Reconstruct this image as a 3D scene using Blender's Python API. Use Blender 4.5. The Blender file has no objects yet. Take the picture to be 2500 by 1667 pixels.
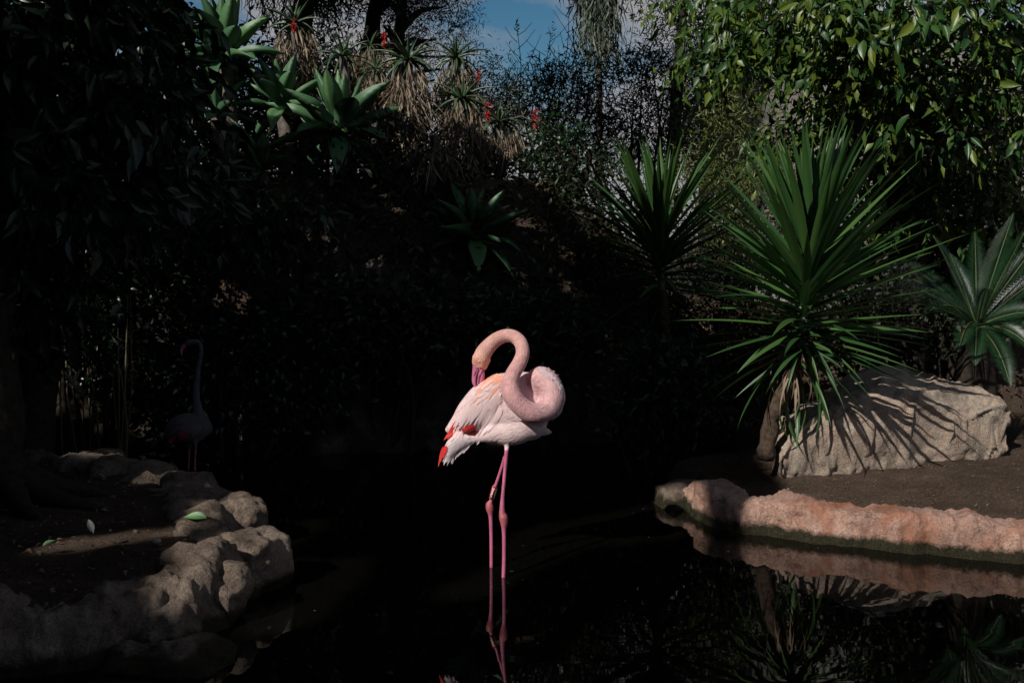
import bpy, bmesh, math, random
import numpy as np
from mathutils import Vector, Matrix, noise
from mathutils.bvhtree import BVHTree

random.seed(7)
rng = np.random.default_rng(7)
R = math.radians
scene = bpy.context.scene
COL = scene.collection

# ------------------------------------------------------------------ camera, world, sun, exposure
F = 35.0 / 36.0 * 2500.0
CAM = Vector((0, 0, 1.6))
PITCH = math.atan((833.5 - 630) / F)
cam_data = bpy.data.cameras.new('camera')
cam_data.lens = 35.0
cam_data.sensor_width = 36.0
cam_data.clip_start = 0.05
cam_data.clip_end = 600
cam = bpy.data.objects.new('camera', cam_data)
cam.location = CAM
cam.rotation_euler = (math.pi / 2 - PITCH, 0, 0)
COL.objects.link(cam)
scene.camera = cam

SUN = Vector((-0.52, -0.62, 0.60)).normalized()      # direction towards the sun
world = bpy.data.worlds.new('World')
scene.world = world
world.use_nodes = True
wn, wl = world.node_tree.nodes, world.node_tree.links
wn.clear()
sky = wn.new('ShaderNodeTexSky')
sky.sky_type = 'NISHITA'
sky.sun_disc = False
sky.sun_elevation = math.asin(SUN.z)
sky.sun_rotation = math.atan2(SUN.x, SUN.y)
sky.air_density = 1.0
sky.dust_density = 0.1
sky.ozone_density = 2.5
hs = wn.new('ShaderNodeHueSaturation')
hs.inputs['Saturation'].default_value = 1.3
hs.inputs['Hue'].default_value = 0.487
hs.inputs['Value'].default_value = 1.0
wl.new(sky.outputs[0], hs.inputs['Color'])
tc = wn.new('ShaderNodeTexCoord')
mp = wn.new('ShaderNodeMapping')
mp.inputs['Scale'].default_value = (1.0, 1.0, 2.6)
mp.inputs['Rotation'].default_value = (0.0, R(-26), R(12))
mp.inputs['Location'].default_value = (1.70, 0.2, 0.50)
wl.new(tc.outputs['Generated'], mp.inputs['Vector'])
n1 = wn.new('ShaderNodeTexNoise')
n1.inputs['Scale'].default_value = 4.2
n1.inputs['Detail'].default_value = 5
n1.inputs['Roughness'].default_value = 0.48
n1.inputs['Distortion'].default_value = 0.3
wl.new(mp.outputs[0], n1.inputs['Vector'])
cr = wn.new('ShaderNodeValToRGB')
cr.color_ramp.elements[0].position = 0.40
cr.color_ramp.elements[1].position = 0.60
sepz = wn.new('ShaderNodeSeparateXYZ')
wl.new(tc.outputs['Generated'], sepz.inputs[0])
lowc = wn.new('ShaderNodeMapRange')          # clouds bank up towards the horizon
lowc.inputs['From Min'].default_value = 0.21
lowc.inputs['From Max'].default_value = 0.10
lowc.inputs['To Min'].default_value = 0.0
lowc.inputs['To Max'].default_value = 0.16
wl.new(sepz.outputs['Z'], lowc.inputs['Value'])
addc = wn.new('ShaderNodeMath')
addc.operation = 'ADD'
wl.new(n1.outputs['Fac'], addc.inputs[0])
wl.new(lowc.outputs[0], addc.inputs[1])
wl.new(addc.outputs[0], cr.inputs['Fac'])
mixc = wn.new('ShaderNodeMix')
mixc.data_type = 'RGBA'
mixc.inputs['B'].default_value = (6.6, 6.6, 7.0, 1)
wl.new(cr.outputs['Color'], mixc.inputs['Factor'])
wl.new(hs.outputs[0], mixc.inputs['A'])
bg = wn.new('ShaderNodeBackground')
bg.inputs['Strength'].default_value = 0.05
wl.new(mixc.outputs['Result'], bg.inputs['Color'])
wo = wn.new('ShaderNodeOutputWorld')
wl.new(bg.outputs[0], wo.inputs['Surface'])

sd = bpy.data.lights.new('sun', 'SUN')
sd.energy = 4.1
sd.angle = R(0.5)
sd.color = (1.0, 0.945, 0.87)
so = bpy.data.objects.new('sun', sd)
so.rotation_euler = (-SUN).to_track_quat('-Z', 'Y').to_euler()
so.location = SUN * 30
COL.objects.link(so)

vs = scene.view_settings
vs.view_transform = 'Standard'
vs.look = 'None'
vs.gamma = 1
vs.exposure = 0.0
vs.use_curve_mapping = False


# ------------------------------------------------------------------ geometry helpers
def pix_dir(px, py):
    u = (px - 1250) / F
    v = (833.5 - py) / F
    c, s = math.cos(PITCH), math.sin(PITCH)
    return Vector((u, c + v * s, -s + v * c))


def P(px, py, Y):
    """point seen at a pixel of the photograph, at distance Y in front of the camera"""
    d = pix_dir(px, py)
    return CAM + d * (Y / d.y)


def G(px, py, z=0.0):
    d = pix_dir(px, py)
    return CAM + d * ((z - CAM.z) / d.z)


def unit(v):
    return v / (np.linalg.norm(v, axis=-1, keepdims=True) + 1e-9)


def tag(o, label=None, cat=None, group=None, kind=None):
    if label: o['label'] = label
    if cat: o['category'] = cat
    if group: o['group'] = group
    if kind: o['kind'] = kind
    return o


def empty(name, loc, label, cat, group=None):
    o = bpy.data.objects.new(name, None)
    o.empty_display_size = 0.1
    o.location = loc
    COL.objects.link(o)
    return tag(o, label, cat, group)


def link(name, me, parent=None, world_space=True):
    """link mesh data; data given in world space is moved under its parent"""
    o = bpy.data.objects.new(name, me)
    COL.objects.link(o)
    if parent:
        o.parent = parent
        if world_space:
            o.matrix_parent_inverse = Matrix.Translation(-Vector(parent.location if not parent.parent else (0, 0, 0))) if not parent.parent else Matrix.Identity(4)
    return o


def mesh(name, verts, faces, mat=None, smooth=True):
    me = bpy.data.meshes.new(name)
    me.from_pydata([tuple(v) for v in verts], [], faces)
    if mat: me.materials.append(mat)
    if smooth:
        me.polygons.foreach_set('use_smooth', [True] * len(me.polygons))
    me.update()
    return me


def np_mesh(name, verts, quads, mat=None, smooth=False):
    """fast mesh out of an (n,3) array and an (m,k) index array"""
    me = bpy.data.meshes.new(name)
    k = quads.shape[1]
    me.vertices.add(len(verts))
    me.vertices.foreach_set('co', np.asarray(verts, dtype=np.float32).ravel())
    me.loops.add(quads.size)
    me.loops.foreach_set('vertex_index', quads.astype(np.int32).ravel())
    me.polygons.add(len(quads))
    me.polygons.foreach_set('loop_start', np.arange(0, quads.size, k, dtype=np.int32))
    me.polygons.foreach_set('loop_total', np.full(len(quads), k, dtype=np.int32))
    if smooth:
        me.polygons.foreach_set('use_smooth', np.ones(len(quads), dtype=bool))
    if mat: me.materials.append(mat)
    me.update(calc_edges=True)
    me.validate()
    return me


def leaf_arrays(pos, d, n, L, W, fold=0.25, curve=0.15):
    """folded pointed leaves with a bent tip: 6 verts, 4 triangles each"""
    pos, d, n = np.asarray(pos), unit(np.asarray(d)), np.asarray(n)
    s = unit(np.cross(d, n))
    n = unit(np.cross(s, d))
    L = np.asarray(L).reshape(-1, 1)
    W = np.asarray(W).reshape(-1, 1)
    base = pos
    mid = pos + d * L * 0.42 + n * (curve * L * 0.10)
    tip = pos + d * L - n * (curve * L)
    l = pos + d * L * 0.38 + s * W * 0.5 + n * (fold * W)
    r = pos + d * L * 0.38 - s * W * 0.5 + n * (fold * W)
    V = np.stack([base, l, mid, r, tip], axis=1).reshape(-1, 3)
    k = np.arange(len(pos))[:, None] * 5
    T = np.concatenate([k + [0, 2, 1], k + [0, 3, 2], k + [2, 4, 1], k + [3, 4, 2]], axis=1).reshape(-1, 3)
    return V, T


def leaf_cloud(name, pos, d, n, L, W, mat, parent=None, fold=0.25, curve=0.15, kind='stuff'):
    V, T = leaf_arrays(pos, d, n, L, W, fold, curve)
    o = link(name, np_mesh(name, V, T, mat), parent)
    if kind: o['kind'] = kind
    return o


def rand_unit(n):
    return unit(rng.normal(size=(n, 3)))


def tube_arrays(pts, rad, seg=8, squash=1.0, sqdir=None, rough=0.0, rfreq=8.0):
    """swept tube; squash scales the ring along sqdir"""
    pts = [Vector(p) for p in pts]
    V, faces = [], []
    up = Vector((0, 0, 1))
    prev = None
    for i, p in enumerate(pts):
        t = (pts[min(i + 1, len(pts) - 1)] - pts[max(i - 1, 0)]).normalized()
        if sqdir is not None:
            a = Vector(sqdir)
            a = (a - t * a.dot(t)).normalized()
        else:
            a = prev if prev is not None else (up if abs(t.z) < 0.9 else Vector((1, 0, 0)))
            a = (a - t * a.dot(t)).normalized()
            prev = a
        b = t.cross(a)
        for k in range(seg):
            th = 2 * math.pi * k / seg
            q = a * math.cos(th) * rad[i] * squash + b * math.sin(th) * rad[i]
            if rough:
                q *= 1 + rough * noise.noise((p + q) * rfreq)
            V.append(p + q)
    for i in range(len(pts) - 1):
        for k in range(seg):
            k2 = (k + 1) % seg
            faces.append((i * seg + k, i * seg + k2, (i + 1) * seg + k2, (i + 1) * seg + k))
    faces.append(tuple(reversed(range(seg))))
    faces.append(tuple((len(pts) - 1) * seg + k for k in range(seg)))
    return V, faces


class MB:
    def __init__(self):
        self.v, self.f = [], []

    def add(self, V, faces):
        o = len(self.v)
        self.v += list(V)
        self.f += [tuple(i + o for i in f) for f in faces]
        return self

    def tube(self, *a, **k):
        return self.add(*tube_arrays(*a, **k))

    def build(self, name, mat, parent=None, smooth=True):
        return link(name, mesh(name, self.v, self.f, mat, smooth), parent)


def smooth_path(pts, n):
    """Catmull-Rom through tuples of any length"""
    pts = [np.array(p, dtype=float) for p in pts]
    P_ = [2 * pts[0] - pts[1]] + pts + [2 * pts[-1] - pts[-2]]
    out = []
    m = len(pts) - 1
    for i in range(n + 1):
        t = i / n * m
        k = min(int(t), m - 1)
        t -= k
        a, b, c, d = P_[k], P_[k + 1], P_[k + 2], P_[k + 3]
        out.append(0.5 * ((2 * b) + (-a + c) * t + (2 * a - 5 * b + 4 * c - d) * t * t + (-a + 3 * b - 3 * c + d) * t ** 3))
    return out


# ------------------------------------------------------------------ materials
def nodes_of(name):
    m = bpy.data.materials.new(name)
    m.use_nodes = True
    n, l = m.node_tree.nodes, m.node_tree.links
    return m, n, l, n['Principled BSDF'], n['Material Output']


def ramp(n, stops):
    r = n.new('ShaderNodeValToRGB')
    e = r.color_ramp.elements
    while len(e) < len(stops): e.new(0.5)
    for i, (p, c) in enumerate(stops):
        e[i].position = p
        e[i].color = (*c, 1)
    return r


def leaf_mat(name, cols, rough=0.35, trans=0.0, scale=30, object_random=False, bump=0.15, spec=0.5):
    m, n, l, b, out = nodes_of(name)
    if object_random:
        oi = n.new('ShaderNodeObjectInfo')
        src = oi.outputs['Random']
    else:
        g = n.new('ShaderNodeNewGeometry')
        src = g.outputs['Random Per Island']
    tcn = n.new('ShaderNodeTexCoord')
    nz = n.new('ShaderNodeTexNoise')
    nz.inputs['Scale'].default_value = scale
    nz.inputs['Detail'].default_value = 4
    l.new(tcn.outputs['Object'], nz.inputs['Vector'])
    ad = n.new('ShaderNodeMath')
    ad.operation = 'MULTIPLY_ADD'
    ad.inputs[1].default_value = 0.35
    l.new(nz.outputs['Fac'], ad.inputs[0])
    mu = n.new('ShaderNodeMath')
    mu.operation = 'MULTIPLY'
    mu.inputs[1].default_value = 0.8
    l.new(src, mu.inputs[0])
    l.new(mu.outputs[0], ad.inputs[2])
    rp = ramp(n, [(i / max(1, len(cols) - 1), c) for i, c in enumerate(cols)])
    l.new(ad.outputs[0], rp.inputs['Fac'])
    l.new(rp.outputs['Color'], b.inputs['Base Color'])
    b.inputs['Roughness'].default_value = rough
    b.inputs['Specular IOR Level'].default_value = spec
    bp = n.new('ShaderNodeBump')
    bp.inputs['Strength'].default_value = bump
    bp.inputs['Distance'].default_value = 0.01
    l.new(nz.outputs['Fac'], bp.inputs['Height'])
    l.new(bp.outputs[0], b.inputs['Normal'])
    if trans:
        tr = n.new('ShaderNodeBsdfTranslucent')
        l.new(rp.outputs['Color'], tr.inputs['Color'])
        mx = n.new('ShaderNodeMixShader')
        mx.inputs[0].default_value = trans
        l.new(b.outputs[0], mx.inputs[1])
        l.new(tr.outputs[0], mx.inputs[2])
        l.new(mx.outputs[0], out.inputs['Surface'])
    return m


def stone_mat(name, cols, scale=3.0, bump=0.6, rough=0.9, algae=False, streak=None, moss_h=0.07):
    m, n, l, b, out = nodes_of(name)
    g = n.new('ShaderNodeNewGeometry')
    n1 = n.new('ShaderNodeTexNoise')
    n1.inputs['Scale'].default_value = scale
    n1.inputs['Detail'].default_value = 10
    n1.inputs['Roughness'].default_value = 0.68
    l.new(g.outputs['Position'], n1.inputs['Vector'])
    rp = ramp(n, [(0.3 + 0.4 * i / (len(cols) - 1), c) for i, c in enumerate(cols)])
    l.new(n1.outputs['Fac'], rp.inputs['Fac'])
    col = rp.outputs['Color']
    # fine speckle
    n2 = n.new('ShaderNodeTexNoise')
    n2.inputs['Scale'].default_value = 90
    n2.inputs['Detail'].default_value = 6
    n2.inputs['Roughness'].default_value = 0.75
    l.new(g.outputs['Position'], n2.inputs['Vector'])
    sr = ramp(n, [(0.32, (0.45, 0.42, 0.40)), (0.5, (0.95, 0.95, 0.95)), (0.68, (1.45, 1.45, 1.5))])
    l.new(n2.outputs['Fac'], sr.inputs['Fac'])
    mx = n.new('ShaderNodeMix')
    mx.data_type = 'RGBA'
    mx.blend_type = 'MULTIPLY'
    mx.inputs['Factor'].default_value = 0.85
    l.new(col, mx.inputs['A'])
    l.new(sr.outputs['Color'], mx.inputs['B'])
    col = mx.outputs['Result']
    # narrow cracks with dirt in them
    vo = n.new('ShaderNodeTexVoronoi')
    vo.feature = 'DISTANCE_TO_EDGE'
    vo.inputs['Scale'].default_value = 3.5
    wv = n.new('ShaderNodeTexNoise')
    wv.inputs['Scale'].default_value = 4
    wv.inputs['Detail'].default_value = 6
    l.new(g.outputs['Position'], wv.inputs['Vector'])
    wa = n.new('ShaderNodeMix')
    wa.data_type = 'RGBA'
    wa.inputs['Factor'].default_value = 0.35
    l.new(g.outputs['Position'], wa.inputs['A'])
    l.new(wv.outputs['Color'], wa.inputs['B'])
    l.new(wa.outputs['Result'], vo.inputs['Vector'])
    ck = n.new('ShaderNodeMapRange')
    ck.inputs['From Max'].default_value = 0.018
    l.new(vo.outputs['Distance'], ck.inputs['Value'])
    cm = n.new('ShaderNodeMix')
    cm.data_type = 'RGBA'
    cm.inputs['A'].default_value = (0.09, 0.055, 0.035, 1)
    l.new(ck.outputs[0], cm.inputs['Factor'])
    l.new(col, cm.inputs['B'])
    cf = n.new('ShaderNodeMix')
    cf.data_type = 'RGBA'
    cf.inputs['Factor'].default_value = 0.45
    l.new(col, cf.inputs['A'])
    l.new(cm.outputs['Result'], cf.inputs['B'])
    col = cf.outputs['Result']
    if streak:
        sx = n.new('ShaderNodeMapping')
        sx.inputs['Scale'].default_value = (2.6, 2.6, 0.9)
        l.new(g.outputs['Position'], sx.inputs['Vector'])
        n3 = n.new('ShaderNodeTexNoise')
        n3.inputs['Scale'].default_value = 1.0
        n3.inputs['Detail'].default_value = 8
        n3.inputs['Roughness'].default_value = 0.65
        l.new(sx.outputs[0], n3.inputs['Vector'])
        r3 = ramp(n, [(0.52, (0, 0, 0)), (0.66, (1, 1, 1))])
        l.new(n3.outputs['Fac'], r3.inputs['Fac'])
        m3 = n.new('ShaderNodeMix')
        m3.data_type = 'RGBA'
        m3.inputs['B'].default_value = (*streak, 1)
        l.new(r3.outputs['Color'], m3.inputs['Factor'])
        l.new(col, m3.inputs['A'])
        col = m3.outputs['Result']
    if algae:
        sp = n.new('ShaderNodeSeparateXYZ')
        l.new(g.outputs['Position'], sp.inputs[0])
        n4 = n.new('ShaderNodeTexNoise')
        n4.inputs['Scale'].default_value = 9
        n4.inputs['Detail'].default_value = 8
        n4.inputs['Roughness'].default_value = 0.7
        l.new(g.outputs['Position'], n4.inputs['Vector'])
        ma = n.new('ShaderNodeMath')
        ma.operation = 'MULTIPLY_ADD'
        ma.inputs[1].default_value = 0.13
        l.new(n4.outputs['Fac'], ma.inputs[0])
        ma.inputs[2].default_value = -0.065
        sb = n.new('ShaderNodeMath')
        sb.operation = 'ADD'
        l.new(sp.outputs['Z'], sb.inputs[0])
        l.new(ma.outputs[0], sb.inputs[1])
        mr = n.new('ShaderNodeMapRange')
        mr.inputs['From Min'].default_value = moss_h - 0.02
        mr.inputs['From Max'].default_value = moss_h + 0.015
        l.new(sb.outputs[0], mr.inputs['Value'])
        ar = ramp(n, [(0.4, (0.012, 0.012, 0.008)), (0.55, (0.035, 0.032, 0.015)), (0.7, (0.09, 0.055, 0.02))])
        l.new(n2.outputs['Fac'], ar.inputs['Fac'])
        m4 = n.new('ShaderNodeMix')
        m4.data_type = 'RGBA'
        l.new(mr.outputs[0], m4.inputs['Factor'])
        l.new(ar.outputs['Color'], m4.inputs['A'])
        l.new(col, m4.inputs['B'])
        col = m4.outputs['Result']
        rr = n.new('ShaderNodeMapRange')
        rr.inputs['To Min'].default_value = 0.3
        rr.inputs['To Max'].default_value = rough
        l.new(mr.outputs[0], rr.inputs['Value'])
        l.new(rr.outputs[0], b.inputs['Roughness'])
    else:
        b.inputs['Roughness'].default_value = rough
    l.new(col, b.inputs['Base Color'])
    b.inputs['Specular IOR Level'].default_value = 0.25
    # relief
    mul = n.new('ShaderNodeMath')
    mul.operation = 'MULTIPLY_ADD'
    mul.inputs[1].default_value = 0.25
    l.new(n2.outputs['Fac'], mul.inputs[0])
    l.new(n1.outputs['Fac'], mul.inputs[2])
    m5 = n.new('ShaderNodeMath')
    m5.operation = 'MULTIPLY_ADD'
    m5.inputs[1].default_value = 0.06
    l.new(ck.outputs[0], m5.inputs[0])
    l.new(mul.outputs[0], m5.inputs[2])
    bp = n.new('ShaderNodeBump')
    bp.inputs['Strength'].default_value = bump
    bp.inputs['Distance'].default_value = 0.05
    l.new(m5.outputs[0], bp.inputs['Height'])
    l.new(bp.outputs[0], b.inputs['Normal'])
    return m


def attr_mat(name, rough=0.7, bump=0.3, bscale=(260, 260, 60), sheen=0.0, spec=0.3, bdist=0.003):
    """colour comes from the mesh's own 'col' attribute"""
    m, n, l, b, out = nodes_of(name)
    a = n.new('ShaderNodeAttribute')
    a.attribute_name = 'col'
    g = n.new('ShaderNodeNewGeometry')
    mpn = n.new('ShaderNodeMapping')
    mpn.inputs['Scale'].default_value = bscale
    mpn.inputs['Rotation'].default_value = (0, R(35), 0)
    l.new(g.outputs['Position'], mpn.inputs['Vector'])
    nz = n.new('ShaderNodeTexNoise')
    nz.inputs['Scale'].default_value = 1
    nz.inputs['Detail'].default_value = 4
    l.new(mpn.outputs[0], nz.inputs['Vector'])
    r = ramp(n, [(0.3, (0.80, 0.76, 0.76)), (0.7, (1.12, 1.12, 1.12))])
    l.new(nz.outputs['Fac'], r.inputs['Fac'])
    mx = n.new('ShaderNodeMix')
    mx.data_type = 'RGBA'
    mx.blend_type = 'MULTIPLY'
    mx.inputs['Factor'].default_value = 0.9
    l.new(a.outputs['Color'], mx.inputs['A'])
    l.new(r.outputs['Color'], mx.inputs['B'])
    l.new(mx.outputs['Result'], b.inputs['Base Color'])
    b.inputs['Roughness'].default_value = rough
    b.inputs['Specular IOR Level'].default_value = spec
    b.inputs['Sheen Weight'].default_value = sheen
    bp = n.new('ShaderNodeBump')
    bp.inputs['Strength'].default_value = bump
    bp.inputs['Distance'].default_value = bdist
    l.new(nz.outputs['Fac'], bp.inputs['Height'])
    l.new(bp.outputs[0], b.inputs['Normal'])
    return m


def plain_mat(name, c, rough=0.5, spec=0.5, nscale=60, var=0.25, bump=0.1):
    m, n, l, b, out = nodes_of(name)
    g = n.new('ShaderNodeNewGeometry')
    nz = n.new('ShaderNodeTexNoise')
    nz.inputs['Scale'].default_value = nscale
    nz.inputs['Detail'].default_value = 6
    l.new(g.outputs['Position'], nz.inputs['Vector'])
    r = ramp(n, [(0.3, tuple(x * (1 - var) for x in c)), (0.7, tuple(min(1, x * (1 + var)) for x in c))])
    l.new(nz.outputs['Fac'], r.inputs['Fac'])
    l.new(r.outputs['Color'], b.inputs['Base Color'])
    b.inputs['Roughness'].default_value = rough
    b.inputs['Specular IOR Level'].default_value = spec
    bp = n.new('ShaderNodeBump')
    bp.inputs['Strength'].default_value = bump
    bp.inputs['Distance'].default_value = 0.01
    l.new(nz.outputs['Fac'], bp.inputs['Height'])
    l.new(bp.outputs[0], b.inputs['Normal'])
    return m


def soil_mat():
    m, n, l, b, out = nodes_of('soil')
    g = n.new('ShaderNodeNewGeometry')
    n1 = n.new('ShaderNodeTexNoise')
    n1.inputs['Scale'].default_value = 2.5
    n1.inputs['Detail'].default_value = 9
    n1.inputs['Roughness'].default_value = 0.7
    l.new(g.outputs['Position'], n1.inputs['Vector'])
    r1 = ramp(n, [(0.3, (0.045, 0.030, 0.022)), (0.55, (0.085, 0.060, 0.045)), (0.75, (0.13, 0.095, 0.072))])
    l.new(n1.outputs['Fac'], r1.inputs['Fac'])
    vo = n.new('ShaderNodeTexVoronoi')
    vo.inputs['Scale'].default_value = 26
    l.new(g.outputs['Position'], vo.inputs['Vector'])
    # sparse pale grit
    mr = n.new('ShaderNodeMapRange')
    mr.inputs['From Min'].default_value = 0.10
    mr.inputs['From Max'].default_value = 0.06
    l.new(vo.outputs['Distance'], mr.inputs['Value'])
    n2 = n.new('ShaderNodeTexNoise')
    n2.inputs['Scale'].default_value = 75
    n2.inputs['Detail'].default_value = 6
    n2.inputs['Roughness'].default_value = 0.75
    l.new(g.outputs['Position'], n2.inputs['Vector'])
    gt = n.new('ShaderNodeMath')
    gt.operation = 'GREATER_THAN'
    gt.inputs[1].default_value = 0.62
    l.new(n2.outputs['Fac'], gt.inputs[0])
    mu = n.new('ShaderNodeMath')
    mu.operation = 'MULTIPLY'
    l.new(mr.outputs[0], mu.inputs[0])
    l.new(gt.outputs[0], mu.inputs[1])
    mx = n.new('ShaderNodeMix')
    mx.data_type = 'RGBA'
    mx.inputs['B'].default_value = (0.22, 0.19, 0.155, 1)
    fr = ramp(n, [(0.35, (0.55, 0.53, 0.5)), (0.52, (1, 1, 1)), (0.66, (1.9, 1.8, 1.65))])
    l.new(n2.outputs['Fac'], fr.inputs['Fac'])
    mf = n.new('ShaderNodeMix')
    mf.data_type = 'RGBA'
    mf.blend_type = 'MULTIPLY'
    mf.inputs['Factor'].default_value = 1.0
    l.new(r1.outputs['Color'], mf.inputs['A'])
    l.new(fr.outputs['Color'], mf.inputs['B'])
    l.new(mu.outputs[0], mx.inputs['Factor'])
    l.new(mf.outputs['Result'], mx.inputs['A'])
    l.new(mx.outputs['Result'], b.inputs['Base Color'])
    b.inputs['Roughness'].default_value = 0.95
    b.inputs['Specular IOR Level'].default_value = 0.15
    ad = n.new('ShaderNodeMath')
    ad.operation = 'MULTIPLY_ADD'
    ad.inputs[1].default_value = 0.35
    l.new(n2.outputs['Fac'], ad.inputs[0])
    l.new(n1.outputs['Fac'], ad.inputs[2])
    bp = n.new('ShaderNodeBump')
    bp.inputs['Strength'].default_value = 1.0
    bp.inputs['Distance'].default_value = 0.05
    l.new(ad.outputs[0], bp.inputs['Height'])
    l.new(bp.outputs[0], b.inputs['Normal'])
    return m


def water_mat():
    m, n, l, b, out = nodes_of('pond_water')
    b.inputs['Base Color'].default_value = (0.003, 0.0028, 0.002, 1)
    b.inputs['Roughness'].default_value = 0.02
    b.inputs['IOR'].default_value = 1.5
    g = n.new('ShaderNodeNewGeometry')
    mpn = n.new('ShaderNodeMapping')
    mpn.inputs['Scale'].default_value = (2.2, 5.0, 1)
    l.new(g.outputs['Position'], mpn.inputs['Vector'])
    nz = n.new('ShaderNodeTexNoise')
    nz.inputs['Scale'].default_value = 1.0
    nz.inputs['Detail'].default_value = 2
    l.new(mpn.outputs[0], nz.inputs['Vector'])
    bp = n.new('ShaderNodeBump')
    bp.inputs['Strength'].default_value = 0.16
    bp.inputs['Distance'].default_value = 0.004
    l.new(nz.outputs['Fac'], bp.inputs['Height'])
    l.new(bp.outputs[0], b.inputs['Normal'])
    return m


M_SOIL = soil_mat()
M_WATER = water_mat()
M_BOULDER = stone_mat('boulder_stone', [(0.16, 0.13, 0.10), (0.37, 0.31, 0.25), (0.46, 0.35, 0.275), (0.55, 0.49, 0.41)], 4.0, 0.9)
M_KERB = stone_mat('pink_kerb_stone', [(0.30, 0.19, 0.15), (0.47, 0.29, 0.225), (0.58, 0.40, 0.33)], 4.5, 0.9, algae=True, streak=(0.33, 0.13, 0.075))
M_EDGE = stone_mat('brown_edge_stone', [(0.06, 0.045, 0.035), (0.21, 0.16, 0.125), (0.33, 0.27, 0.22)], 6.0, 1.0, algae=True)
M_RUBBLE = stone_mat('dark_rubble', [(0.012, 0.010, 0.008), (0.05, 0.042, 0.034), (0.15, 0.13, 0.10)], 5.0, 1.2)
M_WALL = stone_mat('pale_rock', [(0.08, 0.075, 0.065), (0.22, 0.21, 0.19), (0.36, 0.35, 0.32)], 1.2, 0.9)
M_BARK = plain_mat('bark', (0.03, 0.024, 0.018), 0.9, 0.2, 25, 0.5, 0.9)
M_YTRUNK = plain_mat('yucca_bark', (0.075, 0.052, 0.038), 0.9, 0.2, 30, 0.5, 0.9)
M_BARK_GREY = plain_mat('grey_bark', (0.10, 0.088, 0.075), 0.9, 0.2, 20, 0.5, 0.9)
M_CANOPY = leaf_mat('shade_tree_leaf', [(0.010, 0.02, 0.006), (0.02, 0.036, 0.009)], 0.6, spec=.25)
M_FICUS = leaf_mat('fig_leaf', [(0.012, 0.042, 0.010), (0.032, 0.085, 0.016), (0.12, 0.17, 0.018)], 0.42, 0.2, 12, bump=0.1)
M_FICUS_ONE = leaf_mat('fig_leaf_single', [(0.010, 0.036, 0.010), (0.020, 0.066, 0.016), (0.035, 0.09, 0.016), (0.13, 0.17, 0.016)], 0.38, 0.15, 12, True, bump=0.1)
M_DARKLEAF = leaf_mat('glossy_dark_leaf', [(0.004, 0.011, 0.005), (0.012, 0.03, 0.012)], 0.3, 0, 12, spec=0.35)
M_YUCCA = leaf_mat('yucca_leaf', [(0.020, 0.062, 0.018), (0.032, 0.088, 0.024), (0.055, 0.12, 0.026)], 0.42, 0.08, 6, True, bump=0.15)
M_YUCCA_STEM = plain_mat('yucca_stem', (0.10, 0.16, 0.10), 0.6, 0.4, 30, 0.4, 0.5)
M_CYCAD = leaf_mat('cycad_leaflet', [(0.008, 0.030, 0.012), (0.016, 0.05, 0.018)], 0.30, 0, 8)
M_CYCAD_RIB = plain_mat('cycad_rib', (0.055, 0.075, 0.025), 0.5)
M_AGAVE = leaf_mat('agave_leaf', [(0.042, 0.105, 0.050), (0.062, 0.15, 0.070), (0.095, 0.20, 0.070)], 0.5, 0.1, 5, True, bump=0.05)
M_ALOE = leaf_mat('aloe_leaf', [(0.022, 0.060, 0.030), (0.040, 0.085, 0.04), (0.07, 0.10, 0.04)], 0.45, 0.04, 6, True)
M_DEAD = leaf_mat('dead_leaf', [(0.06, 0.042, 0.028), (0.17, 0.125, 0.085), (0.32, 0.26, 0.18)], 0.8, 0.0, 8)
M_FLOWER = leaf_mat('red_flower', [(0.34, 0.014, 0.016), (0.52, 0.035, 0.025)], 0.5, 0.15, 8)
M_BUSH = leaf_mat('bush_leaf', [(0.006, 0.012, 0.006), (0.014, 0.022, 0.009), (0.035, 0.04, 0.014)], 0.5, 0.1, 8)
M_OLIVE = leaf_mat('olive_leaf', [(0.05, 0.075, 0.02), (0.10, 0.13, 0.03), (0.17, 0.19, 0.05)], 0.5, 0.2, 8)
M_GREYGREEN = leaf_mat('grey_green_leaf', [(0.05, 0.08, 0.055), (0.11, 0.15, 0.11), (0.2, 0.24, 0.19)], 0.6, 0.2, 8)
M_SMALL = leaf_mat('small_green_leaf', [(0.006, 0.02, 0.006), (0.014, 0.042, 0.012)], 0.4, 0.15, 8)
M_REED = plain_mat('dry_reed', (0.14, 0.11, 0.06), 0.7)
M_LITTER = leaf_mat('litter_leaf', [(0.05, 0.03, 0.018), (0.13, 0.085, 0.045), (0.20, 0.15, 0.09)], 0.85, 0, 20)


# ------------------------------------------------------------------ lit shafts: gaps shaped into the unseen shade trees' crowns
SH = Vector((SUN.x, SUN.y, 0)).normalized()
Uax = np.array([-SH.y, SH.x, 0.0])
Uax = Uax if Uax[0] > 0 else -Uax
Vax = np.cross(np.array(SUN), Uax)
Vax = Vax if Vax[2] > 0 else -Vax


def uv_of(p):
    p = np.asarray(p, dtype=float)
    return p @ Uax, p @ Vax


def seg_dist(u, v, a, b):
    a, b = np.array(a), np.array(b)
    d = b - a
    t = np.clip(((u - a[0]) * d[0] + (v - a[1]) * d[1]) / max(1e-9, d @ d), 0, 1)
    return np.hypot(u - a[0] - t * d[0], v - a[1] - t * d[1])


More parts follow.
